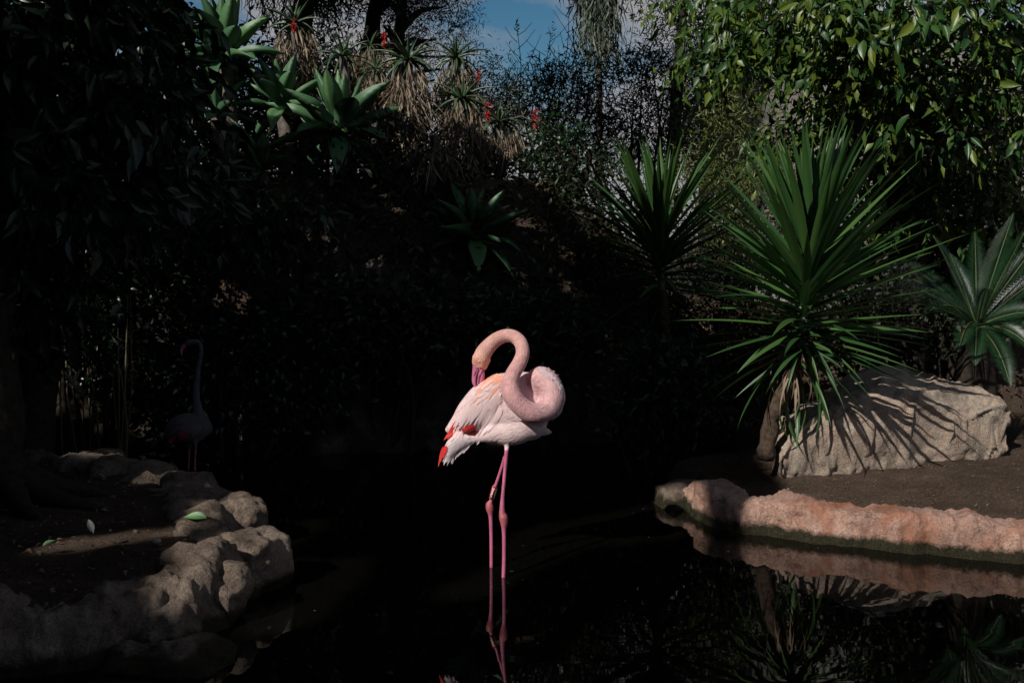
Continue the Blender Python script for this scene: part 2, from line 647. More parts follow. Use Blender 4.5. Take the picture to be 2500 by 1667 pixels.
_h = random.Random(4)
HOLES = []
for _k in range(80):
    # little openings that dapple the wall and the bird behind the left bank
    _q = P(_h.choice([_h.uniform(210, 480), _h.uniform(300, 760)]), _h.uniform(640, 1120), 8.6)
    _a, _b = float(np.array(_q) @ Uax), float(np.array(_q) @ Vax)
    HOLES.append((_a, _b, _h.uniform(.022, .046)))
for _k in range(70):
    _q = P(_h.uniform(0, 480), _h.uniform(0, 400), 5.9)
    HOLES.append((float(np.array(_q) @ Uax), float(np.array(_q) @ Vax), _h.uniform(.015, .035)))
for _k in range(30):
    _q = P(_h.uniform(700, 1500), _h.uniform(420, 760), 8.6)
    HOLES.append((float(np.array(_q) @ Uax), float(np.array(_q) @ Vax), _h.uniform(.02, .045)))


def gap(p):
    """>0 where the crowns are open to the sun (measured across the sun's direction)"""
    u, v = uv_of(p)
    wob = 0.03 * np.sin(u * 9.1 + 1.3) * np.cos(v * 7.7) + 0.02 * np.sin(u * 21 + v * 17)
    g = np.full(u.shape, -9.0)
    # round the flamingo
    def add(pt_a, pt_b, r):
        nonlocal g
        a, b = uv_of(np.array(pt_a)), uv_of(np.array(pt_b))
        g = np.maximum(g, r - seg_dist(u, v, a, b))
    add(P(1130, 1130, 5.0), P(1250, 850, 4.95), 0.25)
    add(P(1090, 1120, 5.0), P(1320, 990, 4.9), 0.17)
    add(P(1180, 1000, 4.95), P(1340, 940, 4.9), 0.12)
    add(P(1215, 1150, 5.0), P(1212, 1480, 4.9), 0.12)
    # right bank: boulder, kerb, yucca, cycad
    ke = uv_of(np.array(P(1850, 1290, 5.75)))
    left = ke[0] - 0.62 * np.clip((v - ke[1] - 0.35) / 0.5, 0, 1)
    g = np.maximum(g, np.minimum.reduce([u - left, v - (ke[1] - 0.30), 9.0 - v]))
    fb = uv_of(np.array(P(2290, 200, 7.2)))
    g = np.minimum(g, np.maximum(fb[0] - u, (fb[1] - .75) - v))
    # open above the back bank (agaves, aloes, shrubs)
    a0 = uv_of(np.array(P(455, 300, 9.3)))
    a1 = uv_of(np.array(P(850, 400, 9.3)))
    a2 = uv_of(np.array(P(1250, 420, 9.5)))
    a3 = uv_of(np.array(P(1620, 560, 7.6)))
    vb = np.interp(u, [a0[0], a1[0], a2[0], a3[0]], [a0[1], a1[1], a2[1], a3[1]])
    top = np.minimum.reduce([v - vb, u - a0[0], 11.0 - v])
    # closed band of leaves, added to keep the tall narrow-leaved shrub dark
    shade_band = np.minimum.reduce([v - 7.75, 10.0 - v, u + 7.5, -5.3 - u])
    top = np.minimum(top, -shade_band)
    g = np.maximum(g, top)
    # patches on the stones of the left bank
    add(G(490, 1405, .28), G(610, 1335, .28), 0.16)
    add(G(575, 1300, .28), G(635, 1300, .28), 0.17)
    add(G(545, 1225, .28), G(600, 1205, .28), 0.13)
    add(G(370, 1140, .28), G(480, 1160, .28), 0.09)
    add(G(235, 1108, .28), G(300, 1115, .28), 0.07)
    add(G(190, 1345, .2), G(470, 1300, .2), 0.07)
    add(P(180, 1190, 5.9), P(380, 1165, 6.0), 0.012)
    for (du, dv, r) in HOLES:
        g = np.maximum(g, r - np.hypot(u - du, v - dv))
    return g + wob


# ------------------------------------------------------------------ ground, pond
def pip(px, py, poly):
    ins = np.zeros(px.shape, bool)
    j = len(poly) - 1
    for i in range(len(poly)):
        xi, yi = poly[i]
        xj, yj = poly[j]
        c = ((yi > py) != (yj > py)) & (px < (xj - xi) * (py - yi) / (yj - yi + 1e-12) + xi)
        ins ^= c
        j = i
    return ins


def poly_sdf(px, py, poly):
    d = np.full(px.shape, 1e9)
    for i in range(len(poly)):
        d = np.minimum(d, seg_dist(px, py, poly[i], poly[(i + 1) % len(poly)]))
    return np.where(pip(px, py, poly), d, -d)


LK = [(60, 1085), (230, 1108), (340, 1128), (430, 1156), (520, 1205), (585, 1265), (610, 1320), (560, 1385), (430, 1425), (300, 1452), (150, 1478), (0, 1500), (-250, 1530)]
left_kerb = [G(a, b, 0.26) for a, b in LK]
RK = [(1585, 1175), (1640, 1225), (1700, 1272), (1760, 1292), (1900, 1312), (2100, 1336), (2300, 1357), (2500, 1377), (2900, 1412), (3500, 1450)]
right_kerb = [G(a, b, 0.0) for a, b in RK]
poly_left = [(-14.0, 8.0)] + [(-5.5, 7.6)] + [(p.x, p.y) for p in left_kerb] + [(-3.0, 1.5), (-14, 1.0)]
poly_right = [(p.x + 0.05, p.y + 0.12) for p in right_kerb] + [(14, 3.5), (14, 14), (1.6, 9.6), (1.9, 7.8)]


def height(x, y):
    x, y = np.asarray(x, float), np.asarray(y, float)
    def ss(t): t = np.clip(t, 0, 1); return t * t * (3 - 2 * t)
    h = np.full(x.shape, -0.45)
    nl = poly_sdf(x, y, poly_left)
    h = np.maximum(h, -0.45 + 0.68 * ss((nl + 0.15) / 0.3))
    nr = poly_sdf(x, y, poly_right)
    rb = -0.45 + 0.59 * ss((nr + 0.10) / 0.25) + 0.08 * ss(nr / 0.9) + 0.14 * ss((nr - 1.0) / 2.5)
    rb = rb + np.where(nr > 0.1, 0.05 * ss((x - 2.1) / 1.0) * ss(nr / 0.8) * ss((6.9 - y) / 0.8 + 0.4), 0)
    h = np.maximum(h, rb)
    shore = 8.35 + 0.15 * np.sin(x * 1.3) + 0.2 * ss((x - .5) / 1.0)
    st = y - shore
    top = 2.3 - 1.2 * ss((x - 0.2) / 1.8)
    back = -0.45 + 0.7 * ss((st + 0.25) / 0.5) + (top - 0.25) * ss(st / 0.80) + 0.02 * np.clip(st - 1.5, 0, 200)
    h = np.maximum(h, back)
    near = 1.3 - y
    h = np.maximum(h, -0.45 + 0.65 * ss(near / 0.6))
    return h


def h1(x, y):
    return float(height(np.array([x]), np.array([y]))[0])


def axis(breaks):
    out = []
    for a, b, s in breaks:
        out += list(np.arange(a, b, s))
    out.append(breaks[-1][1])
    return np.array(out)


gx = axis([(-150, -20, 10), (-20, -6, 0.7), (-6, 6, 0.06), (6, 20, 0.7), (20, 150, 10)])
gy = axis([(-150, -10, 10), (-10, 1, 0.6), (1, 11.4, 0.06), (11.4, 20, 0.6), (20, 220, 10)])
XX, YY = np.meshgrid(gx, gy)
ZZ = height(XX, YY)
flat = np.stack([XX.ravel(), YY.ravel(), ZZ.ravel()], 1)
for i, (x, y, z) in enumerate(flat):
    if abs(x) < 6.2 and 0 < y < 11.5:
        flat[i, 2] += 0.035 * noise.fractal(Vector((x * 3, y * 3, 0)), 0.8, 2.0, 4)
W_, H_ = len(gx), len(gy)
ii = (np.arange(H_ - 1)[:, None] * W_ + np.arange(W_ - 1)[None, :]).ravel()
quads = np.stack([ii, ii + 1, ii + W_ + 1, ii + W_], 1)
tag(link('ground', np_mesh('ground', flat, quads, M_SOIL, True)), kind='structure')
wv_ = [(-14, -1, 0), (14, -1, 0), (14, 10.5, 0), (-14, 10.5, 0)]
tag(link('pond_water', mesh('pond_water', wv_, [(0, 1, 2, 3)], M_WATER)), kind='structure')


# ------------------------------------------------------------------ stones
def rock_noise(p, amp, f):
    a = noise.fractal(p * f, 0.9, 2.1, 5) * 0.55
    v = noise.voronoi(p * f * 1.3)[0]
    b = (v[1] - v[0]) * -0.35
    r = 1 - abs(noise.noise(p * f * 0.8 + Vector((5, 3, 1))))
    return amp * (a + b + 0.25 * r)


def rock(name, c, size, rotz, seed, mat, label, cat='rock', group=None, amp=0.14, freq=3.0, box=0.55, sub=5):
    bm = bmesh.new()
    bmesh.ops.create_icosphere(bm, subdivisions=sub, radius=1.0)
    rot = Matrix.Rotation(rotz, 3, 'Z')
    off = Vector((seed * 3.7, seed * 1.9, seed * 5.3))
    for v in bm.verts:
        d = v.co.normalized()
        m = max(abs(d.x), abs(d.y), abs(d.z))
        s = (1 - box) + box * (1 / m) * 0.82
        q = Vector((d.x * size[0], d.y * size[1], d.z * size[2])) * s
        nn = (d.x / size[0], d.y / size[1], d.z / size[2])
        q += Vector(nn).normalized() * rock_noise(q + off, amp * min(size) * 2.2, freq)
        v.co = rot @ q
    me = bpy.data.meshes.new(name)
    bm.to_mesh(me)
    bm.free()
    me.materials.append(mat)
    me.polygons.foreach_set('use_smooth', [True] * len(me.polygons))
    o = link(name, me)
    o.location = c
    tag(o, label, cat, group)
    return o


# the big boulder: sections along its length, each with a sloping top
def boulder():
    st = [(1908, 1085, 1120, .12), (1925, 1048, 1140, .24), (1965, 1005, 1166, .34), (2020, 975, 1172, .42), (2080, 945, 1165, .48), (2150, 905, 1150, .55),
          (2230, 885, 1138, .58), (2310, 905, 1128, .56), (2380, 922, 1122, .54), (2430, 932, 1114, .50), (2450, 945, 1100, .42), (2462, 975, 1065, .22)]
    sp = smooth_path(st, 150)
    NS = 120
    V, Fc = [], []
    for i, (px, yt, yb, dep) in enumerate(sp):
        dep = max(dep, 0.05)
        Yf = 6.20 + (px - 1908) / 554 * 0.42           # front face distance
        lo = P(px, yb, Yf + 0.02)
        hi = P(px, yt, Yf + dep * 1.15)
        zc = (lo.z + hi.z) / 2 - 0.06
        hh = max(0.04, (hi.z - lo.z) / 2 + 0.06)
        yc = Yf + dep * 0.62
        for k in range(NS):
            th = 2 * math.pi * k / NS
            c, s = math.cos(th), math.sin(th)
            e = 0.42
            yy = -abs(c) ** e * math.copysign(1, c) * dep * 0.62
            zz = abs(s) ** e * math.copysign(1, s) * hh
            if c > 0 and s > 0: zz -= 0.34 * hh * c * s     # the top leans to the front
            if c > 0 and s < 0: yy += 0.10 * dep * (-s) * c
            xx = lo.x + (px - 2180) / 2431 * (yy) * 0.9
            V.append(Vector((xx, yc + yy, zc + zz)))
    n = len(sp)
    for i in range(n - 1):
        for k in range(NS):
            k2 = (k + 1) % NS
            Fc.append((i * NS + k, i * NS + k2, (i + 1) * NS + k2, (i + 1) * NS + k))
    Fc.append(tuple(reversed(range(NS))))
    Fc.append(tuple((n - 1) * NS + k for k in range(NS)))
    me = mesh('boulder', V, Fc, M_BOULDER)
    nr = [v.normal.copy() for v in me.vertices]
    for v, nn in zip(me.vertices, nr):
        p = v.co.copy()
        if nn.length < 0.5: nn = Vector((0, 0, 0))
        a = rock_noise(p, 0.06, 3.4)
        # slanting ledges, undercut below
        led = math.sin((p.z * 1.0 + p.x * 0.55 + 0.35 * noise.noise(p * 2.5)) * 17)
        b = 0.012 * (led if led < 0.2 else 0.2)
        pit = noise.fractal(p * 14, 1.0, 2.0, 4) * 0.016
        ck = abs(noise.noise(Vector((p.x * 1.6 + p.z * 1.3, p.y * 1.5, p.z * 2.6 - p.x)) + Vector((9, 2, 4))))
        a -= 0.028 * max(0, 1 - ck / .04)
        v.co += nn * (a + b * (1.5 if nn.z < 0.4 else 0.4) + pit)
    me.update()
    o = link('boulder', me)
    tag(o, 'big tan boulder on the right bank, crossed by the shadows of yucca leaves', 'boulder')


boulder()


def kerb_sweep(name, path, width, top, bottom, mat, label, n=220, seed=1, amp=0.05, NS=48, side=1, group=None, lump=0.0, e=0.6):
    sp = smooth_path([tuple(p) for p in path], n)
    V, Fc = [], []
    pts = [Vector((p[0], p[1], 0)) for p in sp]
    for i, p in enumerate(pts):
        t = (pts[min(i + 1, n)] - pts[max(i - 1, 0)]).normalized()
        a = Vector((-t.y, t.x, 0)) * side          # to the land
        endf = min(1, math.sqrt(max(0, min(i, n - i) / 6.0 + 0.05)))
        lm = 1 + lump * noise.noise(p * 2.2 + Vector((seed, 0, 0)))
        w, tp = width * endf * lm, top * (0.35 + 0.65 * endf) * lm
        cz, hz = (tp + bottom) / 2, (tp - bottom) / 2
        for k in range(NS):
            th = 2 * math.pi * k / NS
            c, s = math.cos(th), math.sin(th)
            q = p + a * (w / 2) * (1 + math.copysign(abs(c) ** e, c)) + Vector((0, 0, cz + math.copysign(abs(s) ** e, s) * hz))
            d = (a * c + Vector((0, 0, s))).normalized()
            q += d * (rock_noise(q + Vector((seed, 0, 0)), amp, 3.6) + noise.fractal(q * 13, .8, 2, 4) * amp * 0.30)
            V.append(q)
    for i in range(n):
        for k in range(NS):
            k2 = (k + 1) % NS
            Fc.append((i * NS + k, (i + 1) * NS + k, (i + 1) * NS + k2, i * NS + k2))
    Fc.append(tuple(range(NS)))
    Fc.append(tuple(reversed([n * NS + k for k in range(NS)])))
    o = link(name, mesh(name, V, Fc, mat))
    tag(o, label, 'kerb', group)
    return o


kerb_sweep('stone_kerb', [G(1668, 1238, 0)] + right_kerb[3:], 0.26, 0.19, -0.3, M_KERB, 'long pink sandstone kerb along the water below the boulder, algae at its foot', seed=2, n=420, amp=0.075, e=0.32)

LKW = smooth_path([tuple(p) for p in left_kerb], 60)
edge_stones = [
    (250, 1112, .24, (.22, .15, .16), 0.4, 'smallest and farthest brown edge stone on the left bank'),
    (372, 1142, .25, (.21, .16, .17), 0.1, 'low striped edge stone just below the dark flamingo'),
    (455, 1168, .25, (.24, .17, .17), 0.3, 'edge stone with thin light stripes right of and below the dark flamingo'),
    (520, 1212, .22, (.20, .17, .18), 0.7, 'dark low edge stone behind the pale striped one'),
    (578, 1232, .22, (.20, .22, .22), 0.5, 'pale edge stone with leaf shadows beside the fallen green leaf'),
    (610, 1315, .24, (.24, .24, .24), 1.1, 'largest sunlit edge stone at the bend of the left bank'),
    (500, 1388, .22, (.27, .17, .18), -0.2, 'sunlit craggy edge stone in front of the bare soil on the left'),
    (330, 1475, .15, (.38, .22, .26), -0.1, 'long shaded edge stone in the lower left'),
    (60, 1510, .13, (.42, .24, .28), 0.05, 'shaded edge stone at the lower left edge of the picture'),
    (420, 1600, .02, (.40, .22, .24), -0.1, 'dark submerged edge stone in the lower left'),
]
for i, (px, py, z, sz, rz, lab) in enumerate(edge_stones):
    c = G(px, py, z) - Vector((0, 0, sz[2] * 0.55))
    sz = tuple(q_ * (.80 if px < 600 else .72) for q_ in sz)
    rock('edge_stone', c, sz, rz, i + 3, M_EDGE, lab, 'rock', 'stones edging the left bank', amp=0.20, freq=5.5, box=0.45)
kerb_sweep('stone_edging', [q - Vector((.02, .0, 0)) for q in left_kerb], 0.30, 0.25, -0.3, M_EDGE, 'low rough stone edging that joins the brown stones round the left bank', n=260, seed=9, amp=0.09, NS=44, side=-1, lump=.5)
dk = G(1640, 1215, 0.0)
rock('edge_stone', G(1680, 1200, 0.1) + Vector((0, .1, -.14)), (.22, .18, .20), 0.4, 21, M_EDGE, 'dark stone at the shaded left end of the pink kerb', 'rock', None, 0.16, 3.5, 0.4)


# ------------------------------------------------------------------ flamingos
def zc(X, Y):
    """coordinates in the 3.136x close-up of the bird -> photograph pixels"""
    return 1000 + X / 3.136, 760 + Y / 3.136


M_BIRD = attr_mat('flamingo_plumage_skin', 0.8, 0.9, (170, 170, 75), 0.2, bdist=0.006)
M_FEATHER = attr_mat('flamingo_feather', 0.7, 0.35, (700, 700, 120), 0.1)
M_BILL = plain_mat('flamingo_bill', (0.52, 0.15, 0.27), 0.42, 0.4, 40, 0.18, 0.05)
M_BLACK = plain_mat('black_horn', (0.012, 0.008, 0.01), 0.3)
M_EYE = plain_mat('pale_eye', (0.75, 0.66, 0.42), 0.12)
M_RING = plain_mat('red_ring', (0.30, 0.008, 0.015), 0.35)
M_WHITE = plain_mat('white_print', (0.8, 0.76, 0.74), 0.5)


def remesh(V, Fc, voxel, smooth_it=2, fac=0.5):
    me = mesh('tmp', V, Fc)
    o = bpy.data.objects.new('tmp', me)
    COL.objects.link(o)
    m = o.modifiers.new('r', 'REMESH')
    m.mode = 'VOXEL'
    m.voxel_size = voxel
    m.use_smooth_shade = True
    if smooth_it:
        s = o.modifiers.new('s', 'SMOOTH')
        s.iterations = smooth_it
        s.factor = fac
    dg = bpy.context.evaluated_depsgraph_get()
    out = bpy.data.meshes.new_from_object(o.evaluated_get(dg))
    bpy.data.objects.remove(o)
    bpy.data.meshes.remove(me)
    return out


def bird_tube(mb, pts, Y0, squash=1.0, n=None, seg=28, scale=None):
    """pts: (X, Y, radius in close-up px, depth offset in m)"""
    n = n or len(pts) * 6
    sp = smooth_path(pts, n)
    k = Y0 / F / 3.136 * 1.0
    W, Rr = [], []
    for X, Yc, r, dy in sp:
        W.append(P(*zc(X, Yc), Y0 + dy))
        Rr.append(max(0.002, r * k))
    # closed, rounded ends
    a, b = W[0], W[-1]
    da, db = (W[0] - W[1]).normalized(), (W[-1] - W[-2]).normalized()
    W = [a + da * Rr[0] * 0.9, a + da * Rr[0] * 0.6] + W + [b + db * Rr[-1] * 0.6, b + db * Rr[-1] * 0.9]
    Rr = [Rr[0] * 0.3, Rr[0] * 0.75] + Rr + [Rr[-1] * 0.75, Rr[-1] * 0.3]
    mb.tube(W, Rr, seg=seg, squash=squash, sqdir=(0, 1, 0))
    return W


def dist_poly(pts, poly):
    """distance of every point in (n,3) to a polyline"""
    d = np.full(len(pts), 1e9)
    tt = np.zeros(len(pts))
    poly = np.array([tuple(p) for p in poly])
    for i in range(len(poly) - 1):
        a, b = poly[i], poly[i + 1]
        e = b - a
        t = np.clip(((pts - a) @ e) / (e @ e + 1e-12), 0, 1)
        dd = np.linalg.norm(pts - a - t[:, None] * e, axis=1)
        m = dd < d
        d[m] = dd[m]
        tt[m] = (i + t[m]) / (len(poly) - 1)
    return d, tt


def set_col(me, cols):
    at = me.color_attributes.new('col', 'FLOAT_COLOR', 'POINT')
    at.data.foreach_set('color', np.concatenate([cols, np.ones((len(cols), 1))], 1).astype(np.float32).ravel())


def feather_mesh(name, base, tip, width, surf, lift0, lift1, col, tipcol, mat, segs=7, away=Vector((0, -1, 0))):
    """feather lying on the body: follows the surface under a line of pixels"""
    (bx, by), (tx, ty) = base, tip
    V, Fc, C = [], [], []
    L = math.hypot(tx - bx, ty - by)
    sx, sy = -(ty - by) / L, (tx - bx) / L
    bend = random.uniform(-0.06, 0.06) * L
    for i in range(segs + 1):
        t = i / segs
        w = width * (0.55 + 0.45 * math.sin(math.pi * min(1, t * 1.3 + 0.12))) * math.sqrt(max(0, 1 - t ** 4)) * 0.5
        cx = bx + (tx - bx) * t + sx * bend * math.sin(math.pi * t)
        cy = by + (ty - by) * t + sy * bend * math.sin(math.pi * t)
        for j, o_ in enumerate((-1, 0, 1)):
            p, nn = surf(cx + sx * w * o_, cy + sy * w * o_)
            lift = lift0 + (lift1 - lift0) * t + (0.0015 if o_ == 0 else 0)
            V.append(p + nn * lift)
            f_ = t ** 1.5
            C.append([col[c] * (1 - f_) + tipcol[c] * f_ for c in range(3)])
    for i in range(segs):
        for j in range(2):
            a = i * 3 + j
            Fc.append((a, a + 1, a + 4, a + 3))
    me = mesh(name, V, Fc, mat)
    set_col(me, np.array(C))
    return me


def feather_strokes(name, items, surf, mat, parent):
    """hundreds of small body feathers joined: items = (bx,by,tx,ty,width,lift,col)"""
    V, Fc, C = [], [], []
    for bx, by, tx, ty, w, lift, col in items:
        L = math.hypot(tx - bx, ty - by)
        sx, sy = -(ty - by) / L * w / 2, (tx - bx) / L * w / 2
        o = len(V)
        for t, ww, lf in ((0, .5, 0.0), (.35, 1, .5), (.75, .8, .9), (1, .08, 1.0)):
            cx, cy = bx + (tx - bx) * t, by + (ty - by) * t
            for s_ in (-1, 1):
                p, nn = surf(cx + sx * ww * s_, cy + sy * ww * s_)
                V.append(p + nn * (0.0005 + lift * lf))
                C.append(col)
        for i in range(3):
            a = o + i * 2
            Fc.append((a, a + 1, a + 3, a + 2))
    me = mesh(name, V, Fc, mat)
    set_col(me, np.array(C))
    o = link(name, me, parent)
    o['kind'] = 'stuff'
    return o


def flamingo_main():
    Y0 = 5.0
    root = empty('flamingo', G(1215, 1412, 0), 'pink flamingo standing in the dark pond, preening with its neck curled over its back', 'flamingo')
    mb = MB()
    # trunk
    bird_tube(mb, [(300, 905, 30, .02), (380, 850, 75, .02), (470, 790, 135, .01), (580, 745, 205, 0), (700, 725, 250, 0), (820, 725, 268, 0),
                   (930, 730, 262, .01), (1000, 725, 225, .02), (1050, 725, 160, .03), (1085, 735, 100, .04)], Y0, squash=0.66, n=60, seg=40)
    # full breast and shoulder behind the coiled neck
    bird_tube(mb, [(960, 600, 90, .0), (1030, 600, 125, -.005), (1075, 660, 120, -.01), (1050, 740, 100, -.02)], Y0, squash=0.75, n=30, seg=32)
    # belly and thigh plumage, running to the pointed breast
    bird_tube(mb, [(560, 955, 45, -.03), (650, 925, 85, -.05), (760, 915, 112, -.05), (870, 900, 105, -.05), (970, 905, 62, -.05), (1060, 918, 20, -.05)], Y0, squash=0.95, n=40)
    # tail coverts
    bird_tube(mb, [(540, 975, 26, 0), (450, 975, 40, 0), (370, 1000, 62, 0), (320, 1050, 55, 0), (300, 1120, 26, 0)], Y0, squash=0.6, n=30)
    # wing bulge on the near side
    bird_tube(mb, [(700, 560, 90, -.10), (600, 680, 130, -.085), (500, 790, 100, -.06), (430, 870, 55, -.03)], Y0, squash=0.35, n=30)
    neck = [(975, 580, 100, -.03), (1000, 515, 96, -.06), (1065, 560, 92, -.085), (1090, 650, 90, -.10), (1062, 735, 86, -.12), (1000, 775, 80, -.15), (920, 772, 78, -.175), (840, 715, 72, -.19),
            (785, 640, 74, -.19), (770, 560, 66, -.175), (792, 480, 58, -.15), (838, 400, 55, -.12), (866, 320, 53, -.09), (850, 240, 51, -.06), (795, 192, 50, -.035),
            (730, 188, 52, -.02), (665, 215, 54, -.02), (610, 262, 58, -.02), (568, 315, 64, -.02), (548, 365, 62, -.02), (545, 400, 50, -.02)]
    nw = bird_tube(mb, neck, Y0, squash=1.0, n=120, seg=24)
    # chin and cheek
    bird_tube(mb, [(575, 370, 48, -.02), (572, 430, 22, -.02)], Y0, squash=0.7, n=6)
    bird_tube(mb, [(520, 350, 40, -.02), (515, 395, 38, -.02)], Y0, squash=0.75, n=6)

    def from3(x, y):     # close-up 3 (5.6x) -> close-up 1
        return ((1150 + x / 5.6 - 1000) * 3.136, (1150 + y / 5.6 - 760) * 3.136)
    legs = []
    legR = [(746, 990, 22, -.07), (743, 1060, 17, -.09), (738, 1120, 16, -.09), (728, 1240, 14.5, -.09), (716, 1380, 14.5, -.1), (711, 1450, 17, -.1)]
    legR += [(*from3(425, 560), 24, -.1), (*from3(440, 620), 34, -.1), (*from3(450, 690), 31, -.1), (*from3(450, 800), 18, -.1), (*from3(452, 950), 16, -.1), (*from3(450, 1250), 15.5, -.1), (*from3(440, 1535), 15, -.1), (*from3(432, 1850), 15, -.1)]
    legL = [(742, 1020, 24, 0.03), (735, 1080, 15, .03), (715, 1160, 13.5, .04), (680, 1270, 13, .05), (645, 1370, 14, .06), (622, 1450, 16, .06)]
    legL += [(*from3(252, 450), 29, .06), (*from3(258, 520), 31, .06), (*from3(266, 600), 19, .06), (*from3(272, 720), 15.5, .06), (*from3(277, 950), 15, .06), (*from3(277, 1200), 14.5, .06), (*from3(275, 1388), 14, .06), (*from3(262, 1700), 14, .06)]
    lw = [bird_tube(mb, legR, Y0, n=90, seg=16), bird_tube(mb, legL, Y0, n=90, seg=16)]
    me = remesh(mb.v, mb.f, 0.0042, 3, 0.5)
    me.name = 'flamingo_body'
    me.materials.clear()
    me.materials.append(M_BIRD)
    co = np.zeros(len(me.vertices) * 3)
    me.vertices.foreach_get('co', co)
    co = co.reshape(-1, 3)
    dn, tn = dist_poly(co, nw)
    dl = np.minimum(dist_poly(co, lw[0])[0], dist_poly(co, lw[1])[0])
    body = np.array([0.82, 0.61, 0.62])
    C = np.tile(body, (len(co), 1))
    nz_ = np.array([noise.noise(Vector(p) * 14) for p in co])
    n2_ = np.array([noise.fractal(Vector((p[0] * 38, p[1] * 38, p[2] * 22)), .7, 2, 3) for p in co])
    nz_ = nz_ + 0.9 * n2_
    C *= (1 + 0.10 * nz_)[:, None]
    # neck: rosier low down, peach towards the head
    m = np.clip((0.10 - dn) / 0.03, 0, 1)
    m = np.where(tn < 0.35, np.clip((0.105 - dn) / 0.03, 0, 1), m) * (tn > 0.0)
    neckc = np.stack([np.interp(tn, [0, .25, .5, .8, 1], [.66, .66, .64, .68, .74]), np.interp(tn, [0, .25, .5, .8, 1], [.40, .37, .34, .38, .42]), np.interp(tn, [0, .25, .5, .8, 1], [.42, .40, .34, .34, .32])], 1)
    neckc *= (1 + 0.18 * nz_)[:, None]
    thr = np.interp(tn, [0, .2, .45, .6, 1], [.068, .062, .055, .045, .06])
    mk = np.clip((thr + 0.008 - dn) / 0.014, 0, 1)[:, None]
    C = C * (1 - mk) + neckc * mk
    # orange in front of the eye
    ep = np.array(P(*zc(505, 385), Y0 - 0.05))
    de = np.linalg.norm(co - ep, axis=1)
    mo = np.clip(1 - de / 0.028, 0, 1)[:, None] * 0.75
    C = C * (1 - mo) + np.array([0.62, 0.13, 0.06]) * mo
    # legs
    zleg = P(*zc(740, 1030), Y0).z
    ml = (np.clip((0.040 - dl) / 0.004, 0, 1) * (co[:, 2] < zleg))[:, None]
    jz = [P(*zc(*from3(440, 640)), 4.9).z, P(*zc(*from3(255, 490)), 5.06).z]
    jr = np.exp(-((co[:, 2] - jz[0]) / 0.045) ** 2)
    jl = np.exp(-((co[:, 2] - jz[1]) / 0.04) ** 2)
    near_r = dist_poly(co, lw[0])[0] < dist_poly(co, lw[1])[0]
    jj = np.where(near_r, jr, jl)[:, None]
    legc = np.array([0.58, 0.15, 0.27]) * (1 - jj) + np.array([0.46, 0.12, 0.13]) * jj
    legc = legc * (1 + 0.15 * nz_)[:, None]
    C = C * (1 - ml) + legc * ml
    set_col(me, np.clip(C, 0, 1))
    # wet shiny legs: own slot
    lm_ = attr_mat('flamingo_leg_skin', 0.3, 0.8, (130, 130, 220), 0, 0.5, 0.004)
    me.materials.append(lm_)
    ctr = np.array([p.center[:] for p in me.polygons])
    idx = np.where((dist_poly(ctr, lw[0])[0] < 0.04) & (ctr[:, 2] < zleg) | (dist_poly(ctr, lw[1])[0] < 0.04) & (ctr[:, 2] < zleg), 1, 0)
    me.polygons.foreach_set('material_index', idx.astype(np.int32))
    me.update()
    body_o = link('body', me, root)
    bvh = BVHTree.FromPolygons([v.co[:] for v in me.vertices], [p.vertices[:] for p in me.polygons])

    def surf(X, Yc):
        d = pix_dir(*zc(X, Yc))
        hit = bvh.ray_cast(CAM, d.normalized())
        if hit[0] is not None and abs(hit[0].y - Y0) < 0.5:
            nn = hit[1]
            return hit[0], (nn + Vector((0, -0.4, 0))).normalized()
        p = P(*zc(X, Yc), Y0)
        q = bvh.find_nearest(p)
        return Vector((p.x, q[0].y - 0.004, p.z)), Vector((0, -1, 0))

    # --- wing: overlapping feathers
    wing = [(735, 475), (640, 490), (540, 560), (455, 680), (400, 780), (365, 850), (380, 880), (470, 850), (540, 890), (600, 860), (650, 800), (705, 740), (700, 640), (690, 560)]
    wing_o = bpy.data.objects.new('wing', None)
    wing_o.empty_display_size = 0.05
    wing_o.parent = root
    COL.objects.link(wing_o)
    wing_o.matrix_parent_inverse = Matrix.Translation(-root.location)
    wing_o['label'] = 'folded pale pink wing with orange streaks at the shoulder'
    cand = []
    tries = 0
    while len(cand) < 130 and tries < 9000:
        tries += 1
        x, y = random.uniform(370, 760), random.uniform(470, 900)
        if not pip(np.array([x]), np.array([y]), wing)[0]: continue
        if any(math.hypot(x - a, y - b) < 20 for a, b in cand): continue
        cand.append((x, y))
    cand.sort(key=lambda c: -c[1] + 0.4 * c[0])
    for x, y in cand:
        # direction of lie turns from along the back to steeply down the flank
        k = min(1, max(0, (y - 480) / 330))
        ang = R(148 - 38 * k + random.uniform(-5, 5) + (x - 550) / 16 * -0.5)
        Lf = random.uniform(85, 125) + 45 * k
        tx, ty = x + math.cos(ang) * Lf, y + math.sin(ang) * Lf
        if x > 610 and ty > 880: continue
        w = random.uniform(30, 44)
        f_ = random.uniform(0.93, 1.05)
        c0 = [0.84 * f_, 0.62 * f_, 0.60 * f_]
        c1 = [0.82 * f_, 0.66 * f_, 0.69 * f_]
        if (y < 600 and 570 < x < 730 and random.random() < 0.55) or random.random() < 0.09:
            c0 = [0.86, 0.36, 0.24]
            c1 = [0.86, 0.46, 0.36]
        link('feather', feather_mesh('feather', (x, y), (tx, ty), w, surf, 0.0006, 0.0042, c0, c1, M_FEATHER), wing_o)
